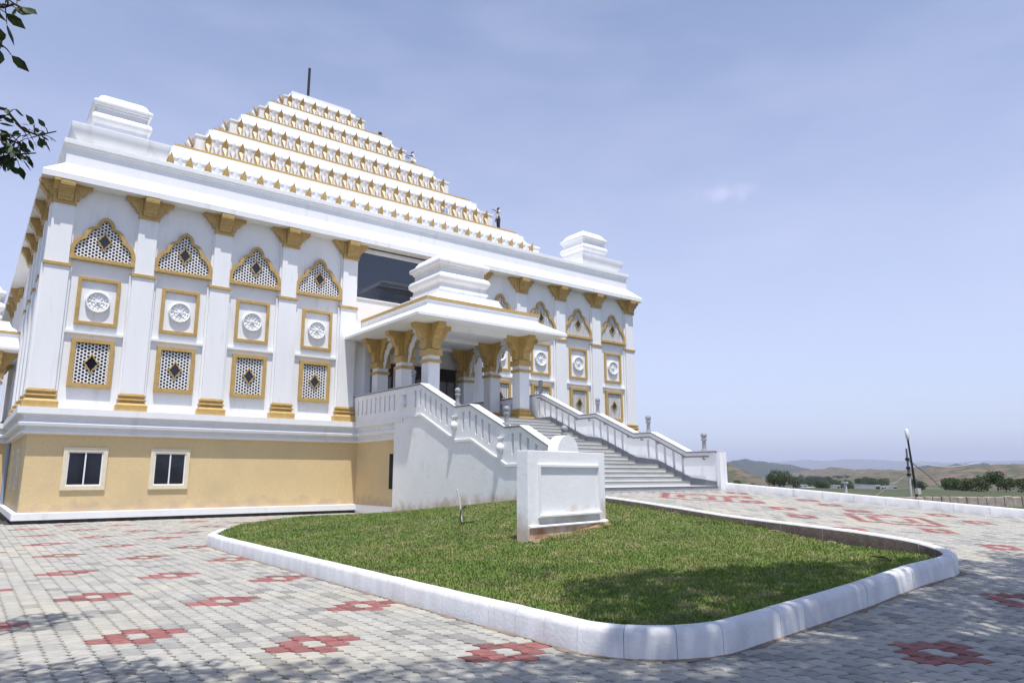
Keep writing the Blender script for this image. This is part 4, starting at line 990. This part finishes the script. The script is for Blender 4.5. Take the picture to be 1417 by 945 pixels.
def bucket(loc, r_, h, m, lab, hang=False):
    b = thing('bucket', lab, 'bucket', loc); mb = MB(); mb.lathe([(0,0),(r_*.8,0),(r_,h),(r_*1.08,h),(r_*1.08,h+.02),(r_*.95,h+.02),(r_*.78,.02),(0,.02)], n=14); put('pail', mb.mesh('pail', m, R(40)), b, loc)
    mb = MB(); mb.tube([(r_*math.cos(t), 0, h+r_*math.sin(t)*.9) for t in [math.pi*i/10 for i in range(11)]], .012, 6); put('handle', mb.mesh('handle', M['steel'], R(60)), b, loc)
bucket((21.2, 6.12, 18.415), .17, .34, M['bluebucket'], 'blue and white paint bucket standing on the lowest gold ledge of the roof')
bucket((21.9, 4.45, 16.0), .16, .5, M['darkbucket'], 'dark blue bucket among the lowest row of gold petals')
bucket((19.75, 13.05, 26.255), .14, .25, M['darkbucket'], 'small dark bucket on the highest gold ledge of the roof')

# ------------------------------------------------------------------ beyond the court: stone wall, poles
swp = [Vector((24.5,-8.5,0)), Vector((30,-12.6,0)), Vector((46,-24.6,0))]
sw = thing('stone_wall', 'low rough stone block wall beyond the sloping court', 'wall', (24.5,-8.5,zterr(24.5,-8.5)))
def along(P, t):
    for a, b in zip(P, P[1:]):
        l = (b-a).length
        if t <= l: return a.lerp(b, t/l), (b-a).normalized()
        t -= l
    return P[-1], (P[-1]-P[-2]).normalized()
t = 0
while t < 26:
    L = random.uniform(.36, .52); p, d = along(swp, t+L/2); n_ = Vector((-d.y, d.x, 0)); z = .22; h = .47+random.uniform(-.03, .02); g = .006
    mb = MB(); mb.box(-L/2+g, L/2-g, -.14+random.uniform(-.03,.02), .14, -.15, h)
    for i in range(4, 8): mb.v[i] = (mb.v[i][0]*random.uniform(.92, 1.0), mb.v[i][1]*random.uniform(.75, .95), mb.v[i][2]+random.uniform(-.03, .02))
    put('stone_block', mb.mesh('stone_block', M['stone'], None, .03), sw, (p.x, p.y, z), math.atan2(d.y, d.x)); t += L
def atpix(u, v, depth):
    az = math.atan2(u-708.5, FPX)-YAW; return CAMP+Vector((math.sin(az), math.cos(az), 0))*(depth/math.cos(az+YAW)), CAMP.z+(659.4-v)*depth/FPX
p, z0 = atpix(1248, 690, 38); p.z = .2; H1 = (659.4-624.5)*38/FPX+CAMP.z-.2
po = thing('utility_pole', 'pale weathered pole behind the stone wall with a dark strapped top', 'pole', p)
mb = MB(); mb.tube([(0,0,-.3), (.0,0,H1*.55)], [.075,.065], 10); put('shaft', mb.mesh('shaft', M['concpole'], R(60)), po, p)
mb = MB(); mb.tube([(0,0,H1*.55), (.01,0,H1)], [.06,.045], 10); put('upper_shaft', mb.mesh('upper_shaft', M['steel'], R(60)), po, p)
for hz in (.50, .62, .78): mb = MB(); mb.lathe([(.07,0),(.105,.01),(.105,.13),(.07,.14)], (0,0,H1*hz), 10); mb.box(-.18,.18,-.03,.03,H1*hz+.04,H1*hz+.10); put('clamp', mb.mesh('clamp', M['cable']), po, p)
p2, z0 = atpix(1256.5, 690, 37); p2.z = .2; H2 = (659.4-598)*37/FPX+CAMP.z-.2
lp = thing('lamp_post', 'tall leaning black lamp post with a white tubular head behind the stone wall', 'lamp post', p2)
lean = Vector((-.22*.793, .22*.609, H2))
mb = MB(); mb.tube([(0,0,-.3), tuple(lean*.5), tuple(lean*.86)], [.065,.055,.045], 10); put('post', mb.mesh('post', M['post'], R(60)), lp, p2)
mb = MB(); mb.tube([tuple(lean*.855), tuple(lean*.87), tuple(lean*.99), tuple(lean)], [.05,.085,.09,.06], 12); put('lamp_head', mb.mesh('lamp_head', M['lampwhite'], R(60)), lp, p2)
mb = MB(); mb.box(-.17,.17,-.14,.02,.52,.82); put('control_box', mb.mesh('control_box', M['concpole'], None, .01), lp, p2)
mb = MB(); a = Vector((0,0,H1*.8)); b = p2+Vector((.793*.0, 0, 0))
mb.tube([tuple(a), (.793*1.0,-.609*1.0,H1*.52), (.793*1.65,-.609*1.65,H1*.28)], .025, 6); put('brace', mb.mesh('brace', M['steel']), po, p)
mb = MB(); mb.tube([(0,0,H1*.55), (-.793*2.9,.609*2.9,-.2)], .007, 6); put('guy_wire', mb.mesh('guy_wire', M['concpole']), po, p)
wp = [p+Vector((0,0,H1*.79))]
for q in range(1, 15):
    t = q/14; wp.append(p+Vector((.793*9*t+4*t, -.609*9*t+6*t, H1*.79-.35*math.sin(math.pi*t)*.9-.0*t)))
mb = MB(); mb.tube([tuple(v-p) for v in wp], .012, 5); put('overhead_wire', mb.mesh('overhead_wire', M['lampwhite']), po, p)
p3, _ = atpix(1160, 690, 60); p3.z = zterr(p3.x, p3.y); mb = MB(); hh = CAMP.z+(659.4-671)*60/FPX-p3.z
mb.tube([(0,0,-.2), (0,0,hh)], [.16,.13], 10); mb.box(-.2,.2,-.2,.2,hh,hh+.12); put('marker_post', mb.mesh('marker_post', M['concpole']), None, p3, 0, None, 'short pale concrete post standing alone in the scrub below the court kerb', 'post')

# ------------------------------------------------------------------ leaves and trees
def leaf_cluster(mb_v, mb_f, c, rad_, n, L, flat=.8):
    for _ in range(n):
        while True:
            q = Vector((random.uniform(-1,1), random.uniform(-1,1), random.uniform(-1,1)))
            if q.length < 1: break
        q = q.normalized()*q.length**.6; q.z *= flat; p = Vector(c)+q*rad_
        l = L*random.uniform(.7, 1.25); a = Vector((random.uniform(-1,1), random.uniform(-1,1), random.uniform(-.9,.35))).normalized(); b = a.orthogonal().normalized(); b = Matrix.Rotation(random.uniform(0,6.28), 3, a) @ b; nn = a.cross(b)
        w_ = l*.27; k = len(mb_v)
        mb_v += [tuple(p), tuple(p+a*l*.45+b*w_+nn*l*.05), tuple(p+a*l), tuple(p+a*l*.45-b*w_+nn*l*.05)]
        mb_f.append((k, k+1, k+2, k+3))
def limb(mb, a, b, r0_, r1_, sag=.1, n=5):
    a, b = Vector(a), Vector(b); pts = []
    off = Vector((random.uniform(-1,1), random.uniform(-1,1), random.uniform(-.3,.6)))*(b-a).length*sag
    for i in range(n+1): t = i/n; pts.append(a.lerp(b, t)+off*math.sin(math.pi*t))
    mb.tube(pts, [r0_+(r1_-r0_)*i/n for i in range(n+1)], 7); return pts
def shade_tree(label, base, hub, clumps, leafL, m, name='shade_tree', per=110, twigs=None):
    t_ = thing(name, label, 'tree', base); mb = MB(); b = Vector(base)
    limb(mb, b-Vector((0,0,.3)), hub, .24, .14, .04, 8); hub = Vector(hub)
    for c, r_, n in clumps:
        mid = hub.lerp(Vector(c), .5)+Vector((0,0,-.25)); limb(mb, hub, mid, .08, .045, .06); pts = limb(mb, mid, c, .045, .012, .08)
        for _ in range(4): limb(mb, c, Vector(c)+Vector((random.uniform(-1,1),random.uniform(-1,1),random.uniform(-.5,.7)))*r_*.8, .012, .004, .1, 3)
    put('trunk', mbshift(mb, b).mesh('trunk', M['bark'], R(60)), t_, base)
    V, F = [], []
    for c, r_, n in clumps: leaf_cluster(V, F, c, r_, n, leafL)
    me = bpy.data.meshes.new('crown'); me.from_pydata([tuple(Vector(v)-b) for v in V], [], F); me.materials.append(m); me.update(); put('crown', me, t_, base)
    return t_
def mbshift(mb, d): mb.v = [tuple(Vector(v)-Vector(d)) for v in mb.v]; return mb
def over(gx, gy, gz, h): return (gx-.11*(h-gz), gy-.30*(h-gz), h)
cl = []
def sh(x, y, gz, r_, n, h=12.4): cl.append((over(x, y, gz, h+random.uniform(-.5, .6)), r_*1.12, int(n*2.1)))
for x, y, r_, n in [(4.6,-24.9,.75,210),(5.6,-24.6,.8,230),(6.6,-25.1,.75,220),(5.2,-25.7,.8,230),(6.3,-25.9,.7,200),(7.4,-25.7,.7,190),(3.9,-25.6,.6,150),(8.3,-25.2,.55,120),(4.3,-26.5,.5,90),(6.9,-26.6,.55,100),(9.0,-26.2,.5,90),(5.0,-24.2,.6,120),(6.0,-24.3,.65,140),(7.0,-24.8,.6,130),(7.9,-25.3,.6,130),(9.3,-25.8,.55,110),(10.1,-26.0,.45,80),(3.6,-26.2,.45,70)]: sh(x, y, .4, r_, int(n*1.3))
for x, y, r_, n in [(.6,-25.0,.6,130),(1.5,-25.7,.6,130),(2.3,-26.1,.6,130),(-.2,-24.7,.5,90)]: sh(x, y, .05, r_, n)
for gx in [3.4+.55*q for q in range(16)]:
    if random.random() < .8: sh(gx+random.uniform(-.2,.2), -26.35+random.uniform(-.15,.15), .25, random.uniform(.34,.5), random.randint(60, 95))
gy = -26.75
while gy > -30.2:
    gx = 1.6+random.uniform(-.2, .2)
    while gx < 13.5-(gy+26.7)*0:
        if random.random() < (.82 if gy < -27 else .66): sh(gx+random.uniform(-.25,.25), gy+random.uniform(-.25,.25), .1, random.uniform(.5,.8), random.randint(160, 235))
        gx += .72
    gy -= .66
shade_tree('tall spreading shade tree standing beside the court to the right of the viewer', (5.6,-33.5,.0), (5.2,-32.2,9.2), cl, .17, M['leaf'])
# tree at the left: its twigs hang into the view
cl = []
for _ in range(26):
    a = random.uniform(0, 6.28); r_ = random.uniform(.4, 2.3); cl.append(((-6.0+r_*math.cos(a), -25.2+r_*1.4*math.sin(a), random.uniform(4.6, 8.2)), random.uniform(.5,.8), 95))
for gx, gy, r_ in [(-1.6,-23.3,.5),(-1.1,-23.9,.5),(-.5,-24.3,.5),(-1.5,-24.2,.6),(-.7,-23.6,.4),(-1.3,-20.9,.35),(-.9,-20.6,.3),(-1.9,-22.4,.45),(-1.9,-20.6,.5),(-1.6,-23.9,.6),(-1.2,-23.4,.5),(-.9,-24.1,.5),(-.2,-24.1,.4),(-1.1,-20.4,.35)]: cl.append((over(gx, gy, 0, 7.8), r_, int(330*r_)))
lt = shade_tree('leafy tree whose dark twigs hang into the upper left corner of the view', (-6.2,-26.4,0), (-6.0,-25.8,3.6), cl, .13, M['leaf'])
def bough(pts_px, dist, L, nleaf, spread):
    """a leafy twig reaching in from the tree's crown"""
    pts = [pix(u, v, d) for u, v, d in pts_px]; mb = MB(); mb.tube(pts, [.014-.010*i/(len(pts)-1) for i in range(len(pts))], 6); V, F = [], []
    for i in range(nleaf):
        t = random.uniform(0, len(pts)-1.001); k = int(t); p = pts[k].lerp(pts[k+1], t-k)
        dr = Vector((random.uniform(-1,1), random.uniform(-.6,.6), random.uniform(-1,.7))).normalized()
        q = p+dr*random.uniform(.01, spread); 
        if (q-p).length > .03: mb.tube([p, p.lerp(q, .6)+Vector((0,0,.008)), q], [.004,.003,.002], 4)
        l = L*random.uniform(.65, 1.2); a = (dr+Vector((0,0,-.5))+Vector((random.uniform(-.4,.4),random.uniform(-.4,.4),random.uniform(-.4,.4)))).normalized(); b = Matrix.Rotation(random.uniform(0,6.28), 3, a) @ a.orthogonal().normalized(); n_ = a.cross(b); w_ = l*.25; j = len(V)
        V += [tuple(q), tuple(q+a*l*.25+b*w_*.8), tuple(q+a*l*.55+b*w_), tuple(q+a*l), tuple(q+a*l*.55-b*w_), tuple(q+a*l*.25-b*w_*.8), tuple(q+a*l*.3-n_*l*.05), tuple(q+a*l*.6-n_*l*.05)]
        F += [(j,j+1,j+6),(j+1,j+2,j+7,j+6),(j+2,j+3,j+7),(j,j+6,j+5),(j+6,j+7,j+4,j+5),(j+7,j+3,j+4)]
    b0 = Vector((-6.2,-26.4,0))
    put('twig', mbshift(mb, b0).mesh('twig', M['bark'], R(60)), lt, b0)
    me = bpy.data.meshes.new('leaves'); me.from_pydata([tuple(Vector(v)-b0) for v in V], [], F); me.materials.append(M['leaf']); me.update(); put('leaves', me, lt, b0)
bough([(-190,60,5.6),(-60,135,5.7),(8,152,5.8),(30,178,5.8),(52,188,5.8),(78,182,5.8)], 5.8, .075, 46, .09)
bough([(-190,100,5.6),(-70,165,5.7),(-10,180,5.8),(14,195,5.8),(30,200,5.8)], 5.8, .085, 62, .12)
bough([(-170,120,5.6),(-60,200,5.7),(-5,208,5.8),(22,214,5.8),(50,212,5.8)], 5.8, .08, 44, .09)
bough([(-190,160,5.6),(-60,215,5.7),(-8,222,5.8),(6,228,5.8)], 5.8, .085, 26, .07)
bough([(-150,-60,4.6),(-40,0,4.7),(4,10,4.8),(20,6,4.8),(36,14,4.8)], 4.8, .10, 26, .10)
bough([(-150,-10,4.6),(-40,30,4.7),(-6,52,4.8),(4,66,4.8)], 4.8, .10, 14, .07)

# trees and bushes of the valley: three kinds, then copies
def proto_tree(name, label, h, wdt, n, L, m, trunk=True, seed=0):
    random.seed(seed); t_ = thing(name, label, 'tree' if trunk else 'bush', (0,0,0)); mb = MB(); th = h*.35 if trunk else h*.15
    mb.tube([(0,0,-.6), (.03*h,0,th*.6), (0,.02*h,th+.1*h)], [.035*h,.028*h,.015*h], 6); V, F = [], []
    for k in range(9 if trunk else 8):
        a = random.uniform(0, 6.28); r_ = random.uniform(.1, .72)*wdt/2; c = (r_*math.cos(a), r_*math.sin(a), th+random.uniform(.05, .95)*(h-th)*.8)
        mb.tube([(0,0,th*.7), tuple(Vector((0,0,th)).lerp(Vector(c), .6)), c], [.014*h,.009*h,.004*h], 5); leaf_cluster(V, F, c, wdt*.24, n, L)
    put('trunk', mb.mesh('trunk', M['bark'], R(60)), t_, (0,0,0)); me = bpy.data.meshes.new('crown'); me.from_pydata(V, [], F); me.materials.append(m); me.update(); put('crown', me, t_, (0,0,0)); return t_
used = {}
def grow(proto, p, s, label, group, zs=1):
    o = proto if proto not in used else copy_tree(proto); used[proto] = 1
    o.location = p; o.rotation_euler = (0, 0, random.uniform(0, 6.28)); o.scale = (s, s, s*zs); o['label'] = label; o['group'] = group; return o
tA = proto_tree('scrub_tree', 'x', 4.0, 4.4, 130, .36, M['leaf'], True, 3); tB = proto_tree('scrub_tree', 'x', 3.2, 4.6, 130, .34, M['leaf2'], True, 5); tC = proto_tree('bush', 'x', 1.6, 2.3, 90, .22, M['leaf3'], False, 8)
random.seed(21)
def ground_at(x, y): return zterr(x, y)
def gp(u, depth):
    p, _ = atpix(u, 700, depth); p.z = ground_at(p.x, p.y); return p
# the thicket just below the wall on the right
ORD = ['first','second','third','fourth','fifth','sixth','seventh','eighth','ninth','tenth','eleventh','twelfth','thirteenth','fourteenth','fifteenth']
for oi, (u, d, topv, k) in enumerate(sorted([(1312,78,668,1),(1333,74,665,0),(1352,82,660,1),(1366,74,655,0),(1383,80,664,0),(1398,72,668,1),(1412,78,662,0),(1432,74,655,0),(1296,84,676,1),(1455,76,658,1),(1345,66,676,2),(1378,64,674,1),(1408,63,678,2),(1322,68,680,2),(1440,64,672,1)])):
    p = gp(u, d); pr_ = (tA, tB, tC)[k]; h0 = (4.0, 3.2, 1.6)[k]; H = max(1.2, CAMP.z+(659.4-topv)*d/FPX-p.z); wd = min(H/h0, 1.5)
    grow(pr_, p, wd, ORD[oi]+' plant from the left in the thicket behind the stone wall, '+('a dark green tree', 'a mid green tree', 'a low olive bush')[k], 'trees of the thicket behind the stone wall', H/h0/wd)
HS = []
for u, vb, wp, hp, st in [(1076,674.5,12,6.5,2),(1086,674.5,10,5,1),(1096,678.8,13,4,1),(1108,681.6,16,3.6,1),(1147,679.2,8,3.5,1),(1180,680.2,5,5,1),(1193.5,682,7,6,1),(1202,680,10,3,1),(1217,679.5,6,3,1),(1235,657.5,7,2.6,1),(1227,657.3,4,2.2,1),(1245,658,6,2.2,1),(1275,657.6,9,2.4,1),(1287,658,5,2.2,1)]:
    d = 5.4*FPX/(vb-659.4) if vb > 662 else 1500; HS.append((u, d, wp*d/FPX, hp*1.35*d/FPX, vb-hp*1.35, st, wp))
for i in range(520):
    d = 125*math.exp(random.uniform(0, 1.75)); u = random.uniform(1062, 1330)
    if any(abs(u-h[0]) < h[6]/2+4+750/d and d < h[1]+15 for h in HS): continue
    p = gp(u, d)
    v = 659.4-(p.z+2-CAMP.z)*FPX/d
    k = random.choice((0, 0, 1, 1, 2)); grow((tA, tB, tC)[k], p, random.uniform(.38, .68)*(1.5 if k == 2 else 1)*(1+d/600), ('dark green tree growing in the valley far below the court', 'mid green tree growing in the valley far below the court', 'olive bush growing in the valley far below the court')[k], 'trees of the valley')
ob = 0
for u, d, s in [(1014,75,.42),(1064,105,.62),(1071,112,.85),(1077,120,.6),(1090,140,.7),(1036,150,.5),(1042,170,.5)]:
    grow(tC if s < .6 else tB, gp(u, d), s*(1.4 if s < .6 else 1), ORD[ob]+' green bush from the stair end post along the brown slope past the court kerb', 'bushes on the near slope'); ob += 1

# houses of the far village
def house(u, d, w_, dp, h, rot, label, stor=1, vt=None):
    p = gp(u, d); p.z = (CAMP.z+(659.4-vt)*d/FPX-h) if vt else p.z
    hs = thing('village_house', label, 'house', p, rot); P = lambda nm, mb, m, par=hs: put(nm, mb.mesh(nm, m), par, p, rot)
    mb = MB(); mb.box(-w_/2, w_/2, -dp/2, dp/2, -5, h); wl = P('wall', mb, M['lampwhite'])
    mb = MB(); mb.box(-w_/2-.2, w_/2+.2, -dp/2-.2, dp/2+.2, h, h+.18); P('roof', mb, M['concpole'])
    n_ = max(2, int(w_/3))
    for f in range(stor):
        for i in range(n_):
            x = -w_/2+(i+.5)*w_/n_; z = (f+.35)*h/stor; mb = MB(); mb.box(x-.4, x+.4, -dp/2-.06, -dp/2+.05, z, z+min(1.2, h/stor*.45)); P('window', mb, M['glass'], wl)
VH = -YAW
for u, d, w_, h, vt, st, _wp in HS:
    house(u, d, w_, 6, h, YAW*-1*0+R(random.uniform(-35,-5)), 'small flat roofed white house in the distant valley', st, vt)
for o in COL.objects:
    if o.get('category') == 'house': o['group'] = 'white houses of the distant village'
# haze of the valley
mb = MB(); mb.box(-13500, 13500, -13500, 13500, -60, 330)
hz = bpy.data.materials.new('haze'); hz.use_nodes = True; hn = hz.node_tree; hn.nodes.remove(hn.nodes['Principled BSDF'])
pvn = hn.nodes.new('ShaderNodeVolumePrincipled'); pvn.inputs['Color'].default_value = (.74,.80,1,1); pvn.inputs['Density'].default_value = 2.0e-4; pvn.inputs['Anisotropy'].default_value = 0
hn.links.new(pvn.outputs[0], hn.nodes['Material Output'].inputs['Volume'])
put('haze', mb.mesh('haze', hz), kind='stuff')
